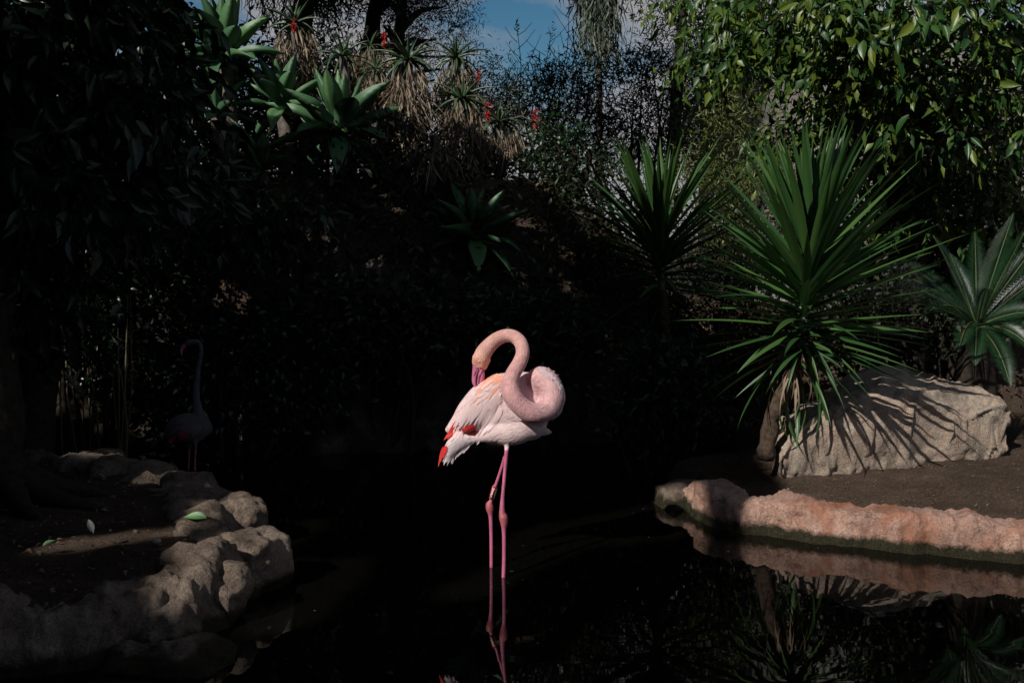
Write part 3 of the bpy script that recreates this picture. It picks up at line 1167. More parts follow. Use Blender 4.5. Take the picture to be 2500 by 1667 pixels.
    # long drooping rear feathers
    for (a, b, c, d, w) in [(470, 690, 372, 900, 50), (490, 700, 392, 890, 46), (520, 710, 425, 872, 48), (455, 720, 352, 880, 44), (550, 720, 462, 862, 44), (590, 760, 520, 935, 46),
                            (620, 760, 530, 950, 52), (650, 780, 565, 945, 50), (680, 790, 600, 925, 46), (600, 700, 515, 900, 42), (700, 740, 620, 880, 44), (660, 700, 575, 880, 42)]:
        f_ = random.uniform(0.94, 1.04)
        link('feather', feather_mesh('feather', (a, b), (c, d), w, surf, 0.003, 0.009, [0.84 * f_, 0.62 * f_, 0.62 * f_], [0.80 * f_, 0.64 * f_, 0.68 * f_], M_FEATHER, 9), wing_o)
    # red flight feathers under the folded wing
    for (a, b, c, d, w) in [(385, 820, 262, 985, 40), (395, 840, 290, 980, 40), (410, 850, 300, 960, 42), (262, 1035, 221, 1186, 24), (276, 1040, 238, 1150, 26), (285, 1030, 256, 1120, 24), (486, 862, 492, 950, 26), (468, 858, 472, 948, 26), (452, 866, 452, 942, 26), (436, 874, 428, 934, 24), (420, 888, 405, 928, 22), (500, 880, 504, 950, 22)]:
        red = random.uniform(0.8, 1.1)
        o = link('flight_feather', feather_mesh('flight_feather', (a, b), (c, d), w, surf, 0.001 if 900 > b and a < 420 else 0.008, 0.004 if 900 > b and a < 420 else 0.012, [0.66 * red, 0.030, 0.035], [0.74 * red, 0.06 * red, 0.045], M_FEATHER, 9), wing_o)
        o['label'] = 'scarlet flight feather'
    # tail coverts: white tufts
    items = []
    for k in range(420):
        t = random.random()
        x = 505 - 200 * t + random.uniform(-20, 30)
        y = 955 + 90 * t + random.uniform(-42, 62) * (0.5 + t * 0.7)
        a = R(148 - 28 * t + random.uniform(-16, 16))
        Lf = random.uniform(40, 75)
        f_ = random.uniform(0.85, 1.03)
        items.append((x, y, x + math.cos(a) * Lf, y + math.sin(a) * Lf, random.uniform(4, 10), random.uniform(.002, .009), (0.80 * f_, 0.70 * f_, 0.72 * f_)))
    for k in range(26):
        x, y = random.uniform(270, 345), random.uniform(1070, 1120)
        items.append((x, y, x - random.uniform(5, 30), y + random.uniform(35, 62), random.uniform(7, 12), .005, (0.7, 0.6, 0.6)))
    feather_strokes('tail_plumage', items, surf, M_FEATHER, root)
    # belly and thigh plumage
    items = []
    for k in range(1000):
        x = random.uniform(560, 1090)
        lo = np.interp(x, [560, 640, 740, 830, 940, 1090], [970, 995, 1014, 1002, 957, 925])
        hi = np.interp(x, [560, 640, 700, 800, 900, 1000, 1090], [930, 850, 790, 795, 850, 890, 915])
        y = random.uniform(hi, lo)
        a = R(random.uniform(150, 172) - 25 * (y - hi) / (lo - hi + 1) + (x - 800) / 40)
        Lf = random.uniform(35, 70)
        f_ = random.uniform(0.88, 1.05)
        items.append((x, y, x + math.cos(a) * Lf, min(y + math.sin(a) * Lf, lo + random.uniform(4, 18)), random.uniform(6, 14), random.uniform(.0012, .0038), (0.84 * f_, 0.66 * f_, 0.66 * f_)))
    feather_strokes('belly_plumage', items, surf, M_FEATHER, root)
    # breast and shoulder
    items = []
    for k in range(750):
        th = random.uniform(-2.0, 1.2)
        r = random.uniform(60, 175)
        x, y = 985 + math.cos(th) * r * 1.0, 640 + math.sin(th) * r * 1.15
        if x > 1165 or x < 890 or y < 435: continue
        a = th + math.pi / 2 + random.uniform(-.4, .4)
        Lf = random.uniform(30, 58)
        f_ = random.uniform(0.85, 1.06)
        items.append((x, y, x + math.cos(a) * Lf, y + math.sin(a) * Lf, random.uniform(4, 8), random.uniform(.0010, .0035), (0.76 * f_, 0.47 * f_, 0.47 * f_)))
    for k in range(60):
        x = random.uniform(990, 1150)
        y = 425 + (x - 990) * 0.62 + random.uniform(-4, 22) + max(0, (x - 1090)) * .8
        items.append((x, y, x + random.uniform(14, 30), y + random.uniform(22, 44), random.uniform(6, 12), random.uniform(.003, .009), (0.64, 0.52, 0.57)))
    feather_strokes('breast_plumage', items, surf, M_FEATHER, root)
    # loose down standing out along the rim of the back and breast
    items = []
    for k in range(260):
        th = random.uniform(-1.9, 1.15)
        rr = random.uniform(112, 150)
        x, y = 1030 + math.cos(th) * rr, 640 + math.sin(th) * rr * 1.38
        if y > 860: continue
        a = th + random.uniform(.7, 1.4)
        Lf = random.uniform(12, 28)
        f_ = random.uniform(.75, 1.0)
        items.append((x, y, x + math.cos(a) * Lf, y + math.sin(a) * Lf, random.uniform(3, 7), random.uniform(.001, .005), (0.74 * f_, 0.52 * f_, 0.55 * f_)))
    feather_strokes('loose_down', items, surf, M_FEATHER, root)
    # short velvety feathers on the neck, lying along it
    items = []
    for k in range(900):
        t = random.random() * (len(neck) - 3)
        i_ = int(t)
        f_ = t - i_
        x0 = neck[i_][0] * (1 - f_) + neck[i_ + 1][0] * f_
        y0 = neck[i_][1] * (1 - f_) + neck[i_ + 1][1] * f_
        r_ = neck[i_][2]
        dx, dy = neck[i_ + 1][0] - neck[i_][0], neck[i_ + 1][1] - neck[i_][1]
        ln = math.hypot(dx, dy)
        o_ = random.uniform(-.8, .8) * r_
        x0 += -dy / ln * o_; y0 += dx / ln * o_
        Lf = random.uniform(14, 26)
        q_ = t / len(neck)
        if q_ > .80: continue
        b_ = random.uniform(.86, 1.05)
        cc = np.array([.68, .40, .40]) * (1 - q_) + np.array([.70, .40, .33]) * q_
        items.append((x0, y0, x0 - dx / ln * Lf, y0 - dy / ln * Lf, random.uniform(3, 6), .0012, tuple(cc * b_)))
    feather_strokes('neck_plumage', items, surf, M_FEATHER, root)

    # bill: upper and lower halves with the dark gape between
    def bill(name, pts, sq, mat=M_BILL):
        b = MB()
        bird_tube(b, pts, Y0, squash=sq, n=30, seg=18)
        return b.build(name, mat, root)
    up = bill('upper_bill', [(516, 402, 32, -.02), (508, 440, 27, -.022), (501, 480, 23, -.022), (496, 520, 20, -.022), (497, 552, 16, -.022), (505, 582, 6, -.022)], 0.95)
    low = bill('lower_bill', [(548, 415, 21, -.02), (548, 455, 25, -.02), (548, 495, 27, -.02), (542, 530, 25, -.02), (528, 558, 14, -.02), (515, 574, 6, -.02)], 0.95)
    g_ = bill('gape_line', [(546, 432, 3, -.047), (530, 460, 4, -.050), (517, 490, 5, -.050), (511, 520, 5.5, -.048), (512, 548, 5, -.044), (518, 570, 4, -.036)], 0.8, M_BLACK)
    nst = bill('nostril', [(507, 462, 2, -.0555), (502, 475, 3.4, -.053), (498, 492, 2, -.050)], 0.6, M_BLACK)
    # eye
    e, en = surf(533, 384)
    bm = bmesh.new()
    bmesh.ops.create_uvsphere(bm, u_segments=16, v_segments=10, radius=0.0052)
    me = bpy.data.meshes.new('eye')
    bm.to_mesh(me); bm.free()
    me.materials.append(M_EYE)
    eye = link('eye', me, root, True)
    me.transform(Matrix.Translation(e - en * 0.001))
    bm = bmesh.new()
    bmesh.ops.create_uvsphere(bm, u_segments=12, v_segments=8, radius=0.0024)
    me = bpy.data.meshes.new('pupil')
    bm.to_mesh(me); bm.free()
    me.materials.append(M_BLACK)
    me.transform(Matrix.Translation(e + en * 0.003))
    pu = link('pupil', me, eye, True)
    # leg ring with its code
    a, b = P(*zc(653, 1340), Y0 + .058), P(*zc(626, 1432), Y0 + .060)
    ax = (b - a).normalized()
    rr = 0.0150
    tb = MB()
    tb.tube([a, a, b, b], [rr * .9, rr, rr, rr * .9], seg=24)
    ring = tb.build('leg_ring', M_RING, root)
    side = ax.cross(Vector((0, 1, 0))).normalized()
    face = side.cross(ax).normalized()
    if face.y > 0: face = -face
    Lr = (b - a).length
    for row, (txt, phi0) in enumerate((('V00J', 0.42), ('V00J', -0.95))):
        fc = bpy.data.curves.new('code', 'FONT')
        fc.body = txt
        fc.size = 0.016
        fc.align_x = 'CENTER'
        fc.extrude = 0.0002
        fc.offset = 0.0004
        fo = bpy.data.objects.new('code', fc)
        COL.objects.link(fo)
        dg = bpy.context.evaluated_depsgraph_get()
        tm = bpy.data.meshes.new_from_object(fo.evaluated_get(dg))
        bpy.data.objects.remove(fo)
        xs = [v.co.x for v in tm.vertices]
        w_ = max(xs) - min(xs)
        sc = Lr * 0.86 / w_
        for v in tm.vertices:
            # letters run up the leg, wrapped round the ring
            along = Lr / 2 - v.co.x * sc
            ph = phi0 + (v.co.y - 0.006) / rr * 0.85
            rad = face * math.cos(ph) - side * math.sin(ph) * (-1 if (side.x < 0) else 1)
            v.co = a + ax * along + rad * (rr + 0.0004 + max(0, v.co.z))
        tm.materials.clear()
        tm.materials.append(M_WHITE)
        o = link('ring_code', tm, ring, True)
    return root


flamingo_main()


def flamingo_back():
    """the second bird, upright in the shade beyond the left bank"""
    Y0 = 7.5
    def z(X, Yc): return (350 + X / 3.732, 780 + Yc / 3.732)
    root = empty('flamingo', G(455, 1165, 0), 'dim flamingo with raised grey neck standing in deep shade beyond the left bank', 'flamingo')
    mb = MB()
    k = Y0 / F / 3.732

    def tb(pts, sq, n, mb_=mb, seg=24):
        sp = smooth_path(pts, n)
        W = [P(*z(a, b), Y0 + d) for a, b, r, d in sp]
        tube = tube_arrays(W, [max(.003, r * k) for a, b, r, d in sp], seg=seg, squash=sq, sqdir=(0, 1, 0))
        mb_.add(*tube)
        return W
    tb([(200, 1060, 25, 0), (245, 1030, 70, 0), (310, 1000, 115, 0), (400, 985, 138, 0), (490, 985, 135, 0), (560, 995, 100, 0), (605, 1010, 50, 0), (622, 1020, 15, 0)], .75, 40)
    nw = tb([(530, 930, 75, 0), (500, 850, 52, 0), (485, 760, 40, 0), (480, 690, 33, 0), (482, 600, 30, 0), (492, 500, 26, 0), (508, 400, 23, 0), (524, 310, 22, 0), (522, 240, 21, 0), (495, 205, 22, 0), (450, 205, 25, 0), (410, 212, 28, 0), (385, 225, 24, 0)], .9, 60)
    l1 = tb([(430, 1100, 24, .02), (420, 1200, 12, .02), (412, 1330, 11, .02), (410, 1450, 14, .02), (412, 1620, 10, .02)], 1, 24, seg=12)
    l2 = tb([(470, 1100, 24, -.04), (475, 1200, 12, -.04), (470, 1330, 11, -.04), (472, 1450, 14, -.04), (476, 1640, 10, -.04)], 1, 24, seg=12)
    me = remesh(mb.v, mb.f, 0.009, 2, 0.5)
    me.materials.clear()
    me.materials.append(M_BIRD)
    co = np.array([v.co[:] for v in me.vertices])
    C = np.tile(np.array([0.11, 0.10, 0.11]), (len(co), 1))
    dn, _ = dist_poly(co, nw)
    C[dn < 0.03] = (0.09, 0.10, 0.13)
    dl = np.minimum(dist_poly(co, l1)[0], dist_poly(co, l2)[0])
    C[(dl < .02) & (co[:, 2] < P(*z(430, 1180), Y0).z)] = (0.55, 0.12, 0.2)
    set_col(me, C)
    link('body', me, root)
    b = MB()
    tb([(392, 222, 22, 0), (362, 245, 19, 0), (345, 285, 15, 0), (350, 325, 7, 0)], .7, 16, b, 14)
    b.build('bill', M_BILL, root)
    bvh = BVHTree.FromPolygons([v.co[:] for v in me.vertices], [p.vertices[:] for p in me.polygons])

    def surf(X, Yc):
        hit = bvh.ray_cast(CAM, pix_dir(*z(X, Yc)).normalized())
        if hit[0] is not None: return hit[0], hit[1]
        return P(*z(X, Yc), Y0 - .02), Vector((0, -1, 0))
    for (a, b_, c, d, w, red) in [(420, 930, 300, 1010, 50, 0), (440, 960, 320, 1040, 55, 0), (400, 900, 280, 960, 50, 0), (480, 950, 390, 1060, 60, 0), (330, 960, 215, 1060, 45, 0), (520, 960, 430, 1080, 60, 0),
                                (380, 1000, 330, 1090, 50, 1), (400, 1010, 360, 1090, 50, 1), (290, 1040, 240, 1140, 36, 1), (270, 1040, 225, 1130, 36, 0)]:
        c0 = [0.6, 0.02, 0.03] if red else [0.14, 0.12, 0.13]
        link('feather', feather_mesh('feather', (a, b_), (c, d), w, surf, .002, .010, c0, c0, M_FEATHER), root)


flamingo_back()


# ------------------------------------------------------------------ sword leaves and rosettes
def strap_leaf(name, L, W, bend, mat, widest=0.3, keel=0.25, segs=9, base_w=0.55, thick=0.0, wave=0.0, folds=0):
    """leaf along +Y, upper side +Z, bending down towards -Z"""
    V, Fc = [], []
    ang = 0
    y = z = 0
    st = L / segs
    for i in range(segs + 1):
        t = i / segs
        w = W / 2 * (base_w + (1 - base_w) * min(1, t / widest)) * (1 - max(0, (t - widest) / (1 - widest)) ** 1.8)
        w = max(w, 0.0008)
        kz = keel * w * 2
        wv = wave * math.sin(t * 14) * w
        V += [(-w, y, z + kz + wv), (-w * .5, y, z + kz * .42), (0, y, z), (w * .5, y, z + kz * .42), (w, y, z + kz - wv)]
        if thick:
            V += [(0, y, z - thick * w)]
        ang = -bend * (t + 0.5 / segs) if i < segs else ang
        y += st * math.cos(ang)
        z += st * math.sin(ang)
    m = 6 if thick else 5
    for i in range(segs):
        a = i * m
        for j in range(4):
            Fc.append((a + j, a + j + 1, a + m + j + 1, a + m + j))
        if thick:
            Fc.append((a, a + m, a + m + 5, a + 5))
            Fc.append((a + 4, a + 5, a + m + 5, a + m + 4))
    return mesh(name, V, Fc, mat)


def place(name, me, root, base, d, up, sc, roll=0):
    o = bpy.data.objects.new(name, me)
    COL.objects.link(o)
    o.parent = root
    o.matrix_parent_inverse = Matrix.Identity(4)
    y = Vector(d).normalized()
    x = y.cross(Vector(up))
    if x.length < 1e-3: x = Vector((1, 0, 0))
    x.normalize()
    zz = x.cross(y)
    m = Matrix((x, y, zz)).transposed()
    if roll: m = m @ Matrix.Rotation(roll, 3, 'Y')
    sc3 = sc if isinstance(sc, tuple) else (sc, sc, sc)
    m4 = m.to_4x4() @ Matrix.Diagonal((*sc3, 1))
    m4.translation = Vector(base) - (root.location if root else Vector((0, 0, 0)))
    o.matrix_basis = m4
    return o


YL = [strap_leaf('yucca_leaf', 1.0, 0.066, b, M_YUCCA, 0.35, 0.22, 10, 0.7) for b in (0.05, 0.18, 0.35, 0.8, 1.3)]


def yucca(stem, crown_from, n, L, label, seed, droop=1.0, tilt=(0, 0), wide=1.0):
    """stem: world points bottom to top"""
    rs = random.Random(seed)
    root = empty('yucca', stem[0], label, 'yucca')
    b = MB()
    sp = smooth_path([tuple(p) for p in stem], 40)
    rad = [0.046 - 0.016 * i / 40 + 0.006 * math.sin(i * 1.9) for i in range(41)]
    b.tube(sp, rad, seg=12, rough=0.25, rfreq=30)
    k0 = int(40 * (crown_from + .08))
    b = MB()
    b.tube(sp[:k0 + 1], [r * 1.15 for r in rad[:k0 + 1]], seg=12, rough=.3, rfreq=30)
    b.build('trunk', M_YTRUNK, root)
    b = MB()
    b.tube(sp[k0 - 1:], [r * .8 for r in rad[k0 - 1:]], seg=12, rough=.25, rfreq=30)
    b.build('stem', M_YUCCA_STEM, root)
    ga = 2.39996
    for i in range(n):
        t = i / (n - 1)                       # 0 lowest .. 1 top
        s = crown_from + (1 - crown_from) * t ** 0.9
        k = min(39, int(s * 40))
        p = Vector(sp[k]).lerp(Vector(sp[k + 1]), s * 40 - k)
        az = i * ga + rs.uniform(-.2, .2)
        el = np.interp(t, [0, .10, .22, .4, .6, .85, 1], [-60, -30, 0, 20, 38, 60, 84]) * (1 if t > .25 else droop) + rs.uniform(-7, 7)
        d = Vector((math.cos(az) * math.cos(R(el)) + tilt[0] * .3, math.sin(az) * math.cos(R(el)) + tilt[1] * .3, math.sin(R(el))))
        if t < .2 and d.y < -.15: continue
        Lf = L * np.interp(t, [0, .2, .5, .85, 1], [.6, .78, 1.0, 1.0, .74]) * rs.uniform(.88, 1.1)
        me = YL[4] if t < .05 else YL[3] if t < .10 else YL[2] if t < .2 else YL[rs.choice([0, 0, 1, 1, 2])] if t < .7 else YL[rs.choice([0, 0, 1])]
        place('leaf', me, root, p + d * 0.02, d, (0, 0, 1), (wide * Lf * 1.05, Lf, Lf), rs.uniform(-.25, .25))
    return root


Yy = 6.15
yucca([P(1868, 1120, Yy + .1), P(1888, 1010, Yy + .05), P(1925, 930, Yy), P(1952, 850, Yy), P(1962, 760, Yy), P(1970, 690, Yy), P(1980, 580, Yy)], 0.40, 190, 0.90,
      'tall yucca with a full crown of sword leaves beside the left end of the boulder', 5)
yucca([P(1640, 1080, 7.6), P(1630, 900, 7.6), P(1615, 700, 7.6), P(1612, 570, 7.5)], 0.58, 130, 0.92, 'darker yucca behind and left of the tall one, its lower half in shade', 9, wide=0.9)

# flower-like splayed drooping leaves at the foot of the yucca (its oldest leaves)
yr = [o for o in bpy.data.objects if o.name == 'yucca'][0]
for (a, b_, c, d, dy, wd) in [(1870, 890, 1800, 940, -.1, 1), (1940, 870, 1925, 985, -.25, 1.1), (1985, 815, 2010, 970, -.35, 1), (2010, 820, 2055, 980, -.4, 1), (2030, 830, 2110, 950, -.4, .9), (2060, 860, 2150, 1010, -.35, .8), (1975, 860, 1990, 960, -.3, 1),
                           (1900, 870, 1880, 960, -.15, 1.1), (2000, 860, 2075, 1030, -.45, .8), (2000, 940, 2040, 1070, -.45, .8), (1925, 795, 1815, 925, -.3, 1.8), (1905, 880, 1890, 950, -.3, 1.3), (1990, 812, 2240, 770, -.25, 1.5), (2020, 800, 2245, 785, -.2, 1.3), (2040, 866, 2200, 870, -.2, 1), (2060, 880, 2210, 895, -.2, 1)]:
    p0 = P(1955 + random.uniform(-6, 6), (b_ + 845) / 2 - 8, Yy - .02)
    p1 = P(c, d, Yy + dy)
    dd = p1 - p0
    me = YL[3] if d > b_ + 60 else YL[2]
    up = Vector((0, -0.5, 1))
    if d > b_ + 60:
        dd = dd + Vector((0, 0, dd.length * .38))
    place('leaf', me, yr, p0, dd, up, (dd.length * 1.0 * wd, dd.length * 1.08, dd.length * 1.08))


YD = [strap_leaf('dead_yucca_leaf', 1.0, 0.05, b, M_DEAD, 0.3, 0.3, 8, 0.7) for b in (1.0, 1.7)]
for k in range(16):
    az = random.uniform(0, 6.28)
    p0 = P(1935 + random.uniform(-14, 14), random.uniform(850, 905), Yy)
    dd = Vector((math.cos(az) * .7, math.sin(az) * .7, -.45))
    Lf = random.uniform(.28, .48)
    o = place('dead_leaf', YD[k % 2], yr, p0, dd, (0, 0, 1), Lf)
    o['label'] = 'withered tan leaf hanging under the crown'


# ------------------------------------------------------------------ agaves
AL = [strap_leaf('agave_leaf', 1.0, w, b, M_AGAVE, 0.5, 0.24, 10, 0.42, 0.35, 0.05) for w, b in ((0.30, -0.12), (0.33, 0.2), (0.31, 0.55), (0.30, 0.9))]


def agave(c, L, n, label, seed, lean=(0, -.25), wide=1.0, flat=0):
    rs = random.Random(seed)
    gz = h1(c.x, c.y)
    root = empty('agave', Vector((c.x, c.y, min(gz, c.z - .1))), label, 'agave', 'agaves on the back bank')
    b = MB()
    b.tube([root.location, (root.location + c) / 2 + Vector((.03, 0, 0)), c], [.07, .06, .06], seg=12, rough=.3, rfreq=20)
    b.build('stem', M_BARK_GREY, root)
    for i in range(n):
        t = i / (n - 1)
        az = i * 2.39996 + rs.uniform(-.15, .15)
        el = np.interp(t, [0, .3, .7, 1], [-12, 18, 55, 86]) + rs.uniform(-6, 6) - flat * (1 - t)
        d = Vector((math.cos(az) * math.cos(R(el)) + lean[0], math.sin(az) * math.cos(R(el)) + lean[1], math.sin(R(el))))
        Lf = L * np.interp(t, [0, .4, .8, 1], [.95, 1.05, .9, .55]) * rs.uniform(.9, 1.08)
        me = AL[3] if t < .12 else AL[2] if t < .35 else AL[1] if t < .65 else AL[0]
        place('leaf', me, root, c + Vector((0, 0, .10 * t)) + d * .02, d, (0, 0, 1), (wide * Lf, Lf, Lf), rs.uniform(-.12, .12))
    return root


agave(P(552, 150, 9.2), 0.56, 28, 'largest agave, pale green rosette sunlit at the top left of the picture', 1)
agave(P(530, 290, 9.2), 0.40, 15, 'small agave with two bright upright leaves below the largest one', 2)
agave(P(690, 275, 9.25), 0.48, 18, 'middle agave with bright cupped leaves between the small one and the dark wide one', 3)
agave(P(830, 335, 9.15), 0.66, 22, 'wide dark blue agave with only its pointed tips in the sun', 4, flat=10)
agave(P(1155, 590, 8.75), 0.52, 20, 'low agave in shade at the centre, one tip catching the light', 5, flat=10)
agave(P(640, 430, 9.1), 0.36, 15, 'dim agave in the shade under the middle one', 6)


# ------------------------------------------------------------------ aloes
OL = [strap_leaf('aloe_leaf', 1.0, 0.10, b, M_ALOE, 0.2, 0.25, 10, 0.8, 0.4) for b in (0.3, 0.9, 1.5, 2.2)]


def aloe_flower(root, p, sz, up=Vector((0, 0, 1))):
    n = 70
    t = rng.random(n)
    ax = np.array(up.normalized())
    pos = np.array(p) + np.outer((t - 0.2) * sz, ax)
    rad = unit(np.stack([rng.normal(size=n), rng.normal(size=n), np.zeros(n)], 1))
    d = rad * 0.75 + np.outer(-0.95 + 1.3 * t ** 2, ax)
    return leaf_cloud('flower_spike', pos, d, rand_unit(n), rng.uniform(.25, .42, n) * sz, np.full(n, .05 * sz + .004), M_FLOWER, root, kind=None)


def aloe(c, L, n, label, seed, skirt=0.0, flowers=(), base=None, lean=(0, 0)):
    rs = random.Random(seed)
    gz = h1(c.x, c.y)
    root = empty('aloe', Vector((c.x + rs.uniform(-.1, .1), c.y, min(gz, c.z - .2))), label, 'aloe', 'tree aloes on the back bank')
    b = MB()
    b.tube([root.location, root.location.lerp(c, .5) + Vector((.06, 0, 0)), c], [.05, .045, .04], seg=10, rough=.3, rfreq=20)
    b.build('stem', M_BARK_GREY, root)
    for i in range(n):
        t = i / (n - 1)
        az = i * 2.39996 + rs.uniform(-.2, .2)
        el = np.interp(t, [0, .4, .8, 1], [-25, 15, 48, 82]) + rs.uniform(-10, 10)
        d = Vector((math.cos(az) * math.cos(R(el)) + lean[0], math.sin(az) * math.cos(R(el)) + lean[1], math.sin(R(el))))
        Lf = L * np.interp(t, [0, .5, 1], [.9, 1.05, .65]) * rs.uniform(.85, 1.15)
        me = OL[3] if t < .15 else OL[2] if t < .4 else OL[1] if t < .75 else OL[0]
        place('leaf', me, root, c + d * .015, d, (0, 0, 1), Lf, rs.uniform(-.3, .3))
    if skirt:
        m = int(420 * skirt / .4)
        t = rng.random(m) ** 0.8
        az = rng.uniform(0, 2 * np.pi, m)
        rr = 0.05 + 0.10 * np.sqrt(rng.random(m)) * (0.5 + np.sin(np.pi * np.clip(t * .9 + .1, 0, 1)))
        pos = np.stack([c.x + rr * np.cos(az), c.y + rr * np.sin(az), c.z - .02 - t * skirt], 1)
        d = np.stack([np.cos(az) * .25 + rng.normal(size=m) * .22, np.sin(az) * .25 + rng.normal(size=m) * .2, -np.ones(m)], 1)
        leaf_cloud('dead_leaf_skirt', pos, d, rand_unit(m), rng.uniform(.12, .34, m), rng.uniform(.008, .022, m), M_DEAD, root, .4, .35)
    for (fx, fy, s) in flowers:
        p = P(fx, fy, c.y - .12)
        aloe_flower(root, p, s)
        st = MB()
        st.tube([c, c.lerp(p, .6) + Vector((0, 0, .06)), p], [.008, .007, .006], seg=6)
        st.build('flower_stalk', M_BARK_GREY, root)
    return root


aloe(P(838, 140, 9.6), 0.36, 20, 'leftmost small aloe, grey-green curled leaves, no dead skirt', 11)
aloe(P(918, 172, 9.6), 0.30, 18, 'small aloe with tawny curled leaves, just right of the leftmost small aloe', 12, .22)
aloe(P(997, 150, 9.4), 0.42, 26, 'aloe with a long dead-leaf skirt and a red bloom above its left side', 13, .75, [(938, 105, .11)])
aloe(P(1112, 145, 9.9), 0.40, 28, 'tallest aloe, its spiky head reaching into the sky gap', 14, .55, [(1168, 195, .10)])
aloe(P(1128, 245, 9.2), 0.40, 24, 'aloe with the thickest pale dead skirt, right of the long skirted one', 15, .78, [(1190, 280, .14)])
aloe(P(1220, 300, 9.3), 0.38, 22, 'low dark aloe with the rightmost red flower', 16, .2, [(1308, 300, .14)], lean=(.1, 0))
aloe(P(905, 115, 10.2), 0.24, 14, 'smallest aloe head behind the others, near the upper red bloom', 17, .12)
aloe(P(1060, 330, 8.9), 0.16, 12, 'tiny aloe buried in the dead leaves with a scrap of red flower', 18, .22, [(1072, 398, .07)])
aloe(P(720, 60, 9.8), 0.40, 22, 'brown leaved aloe beside the dark trunk with a red flower at its left', 19, .55, [(716, 70, .11)])


# ------------------------------------------------------------------ trees and shrubs
def branch_set(b, base, top, r, n, spread, rs):
    """trunk and limbs in one mesh"""
    mid = base.lerp(top, .5) + Vector((rs.uniform(-.2, .2), rs.uniform(-.2, .2), 0)) * spread * .3
    sp = smooth_path([tuple(base), tuple(mid), tuple(top)], 14)
    b.tube(sp, [r * (1.25 if i == 0 else 1) * (1 - .6 * i / 14) for i in range(15)], seg=14, rough=.3, rfreq=6)
    tips = []
    for i in range(n):
        s = rs.uniform(.45, 1)
        p = Vector(sp[int(s * 14)])
        az = rs.uniform(0, 6.28)
        e = p + Vector((math.cos(az) * spread * rs.uniform(.5, 1), math.sin(az) * spread * rs.uniform(.5, 1), rs.uniform(.1, .8) * spread * .6))
        b.tube(smooth_path([tuple(p), tuple(p.lerp(e, .5) + Vector((0, 0, .12 * spread))), tuple(e)], 6), [r * .35 * (1 - i_ / 8) for i_ in range(7)], seg=7, rough=.2)
        tips.append(e)
    return tips


def clumps(n_cl, n_leaf, centre, rad, cr, mask=None):
    """leaf positions gathered in clumps through an ellipsoid"""
    c = rand_unit(n_cl) * (rng.random((n_cl, 1)) ** 0.45) * np.array(rad) + np.array(centre)
    if mask is not None: c = c[mask(c)]
    k = rng.integers(0, len(c), n_leaf)
    return c[k] + rng.normal(size=(n_leaf, 3)) * cr, c[k]


def shrub(name, px, py, Y, rad, n, L, W, mat, label, cat, seed, ncl=60, cr=.13, down=0.0, stems=7, group=None, ztop=None, name_crown='crown', bark=None, twigs=0):
    rs = random.Random(seed)
    c = P(px, py, Y)
    gz = h1(c.x, c.y)
    root = empty(name, Vector((c.x, c.y, gz - .05)), label, cat, group)
    pos, cl = clumps(ncl, n, tuple(c), rad, cr)
    keep = pos[:, 2] > height(pos[:, 0], pos[:, 1]) + .02
    pos, cl = pos[keep], cl[keep]
    m = len(pos)
    d = rand_unit(m) + unit(pos - np.array(c)) * .6 + np.array([0, 0, -down])
    leaf_cloud(name_crown, pos, d, rand_unit(m) + np.array([0, 0, .7]), rng.uniform(.6, 1.2, m) * L, rng.uniform(.7, 1.2, m) * W, mat, root, .2, .2)
    b = MB()
    for i in range(stems):
        e = Vector(cl[rs.randrange(m)])
        s0 = root.location + Vector((rs.uniform(-.15, .15), rs.uniform(-.15, .15), 0))
        b.tube(smooth_path([tuple(s0), tuple(s0.lerp(e, .5) + Vector((rs.uniform(-.15, .15), 0, .1))), tuple(e)], 8), [.03 * (1 - i_ / 10) for i_ in range(9)], seg=6)
    for i in range(twigs):
        e = Vector(cl[rs.randrange(m)])
        f = e + Vector((rs.uniform(-.35, .35), rs.uniform(-.2, .2), rs.uniform(.2, .6)))
        b.tube([e, e.lerp(f, .5) + Vector((.03, 0, 0)), f], [.006, .004, .002], seg=4)
    b.build('stems' if stems > 1 else 'trunk', bark or M_BARK, root)
    return root


# back hedge against the sky
BG = 'shrubs growing behind the pond'
shrub('willow_shrub', 1570, 290, 12.0, (1.35, .6, .92), 8200, .12, .018, M_BUSH, 'tall dark narrow-leaved shrub reaching up into the sky right of centre', 'shrub', 31, 190, .10, stems=18, group=BG, twigs=70)
shrub('willow_shrub', 1350, 300, 11.6, (.85, .5, .66), 5000, .10, .015, M_BUSH, 'thin twiggy dark shrub beneath the cloud, left of the tall one', 'shrub', 32, 90, .09, stems=14, group=BG, twigs=50)
shrub('grey_shrub', 1800, 230, 13.5, (1.1, .6, .95), 6500, .12, .02, M_GREYGREEN, 'soft grey-green shrub beside the fig tree, right of the tall dark shrub', 'shrub', 33, 130, .12, stems=10, group=BG, twigs=14)
shrub('olive_shrub', 1790, 400, 10.8, (.85, .5, .95), 9000, .07, .012, M_OLIVE, 'yellow-green fine leaved shrub between the two yuccas', 'shrub', 34, 90, .11, stems=9, group=BG)
shrub('olive_shrub', 1200, 240, 13.5, (.5, .45, .5), 3200, .09, .016, M_OLIVE, 'pale yellow-green shrub under the blue sky gap beside the tallest aloe', 'shrub', 35, 60, .13, stems=6, group=BG)
shrub('grey_shrub', 1930, 330, 12.5, (.9, .5, 1.0), 7000, .09, .018, M_GREYGREEN, 'pale sunlit shrub seen in the gap between the far yucca and the fig tree', 'shrub', 36, 70, .14, stems=6, group=BG)
shrub('leafy_shrub', 1380, 390, 9.2, (.42, .35, .48), 1500, .055, .032, M_SMALL, 'small round-leaved shrub under the rightmost red flower', 'shrub', 37, 60, .10, stems=7, group=BG)
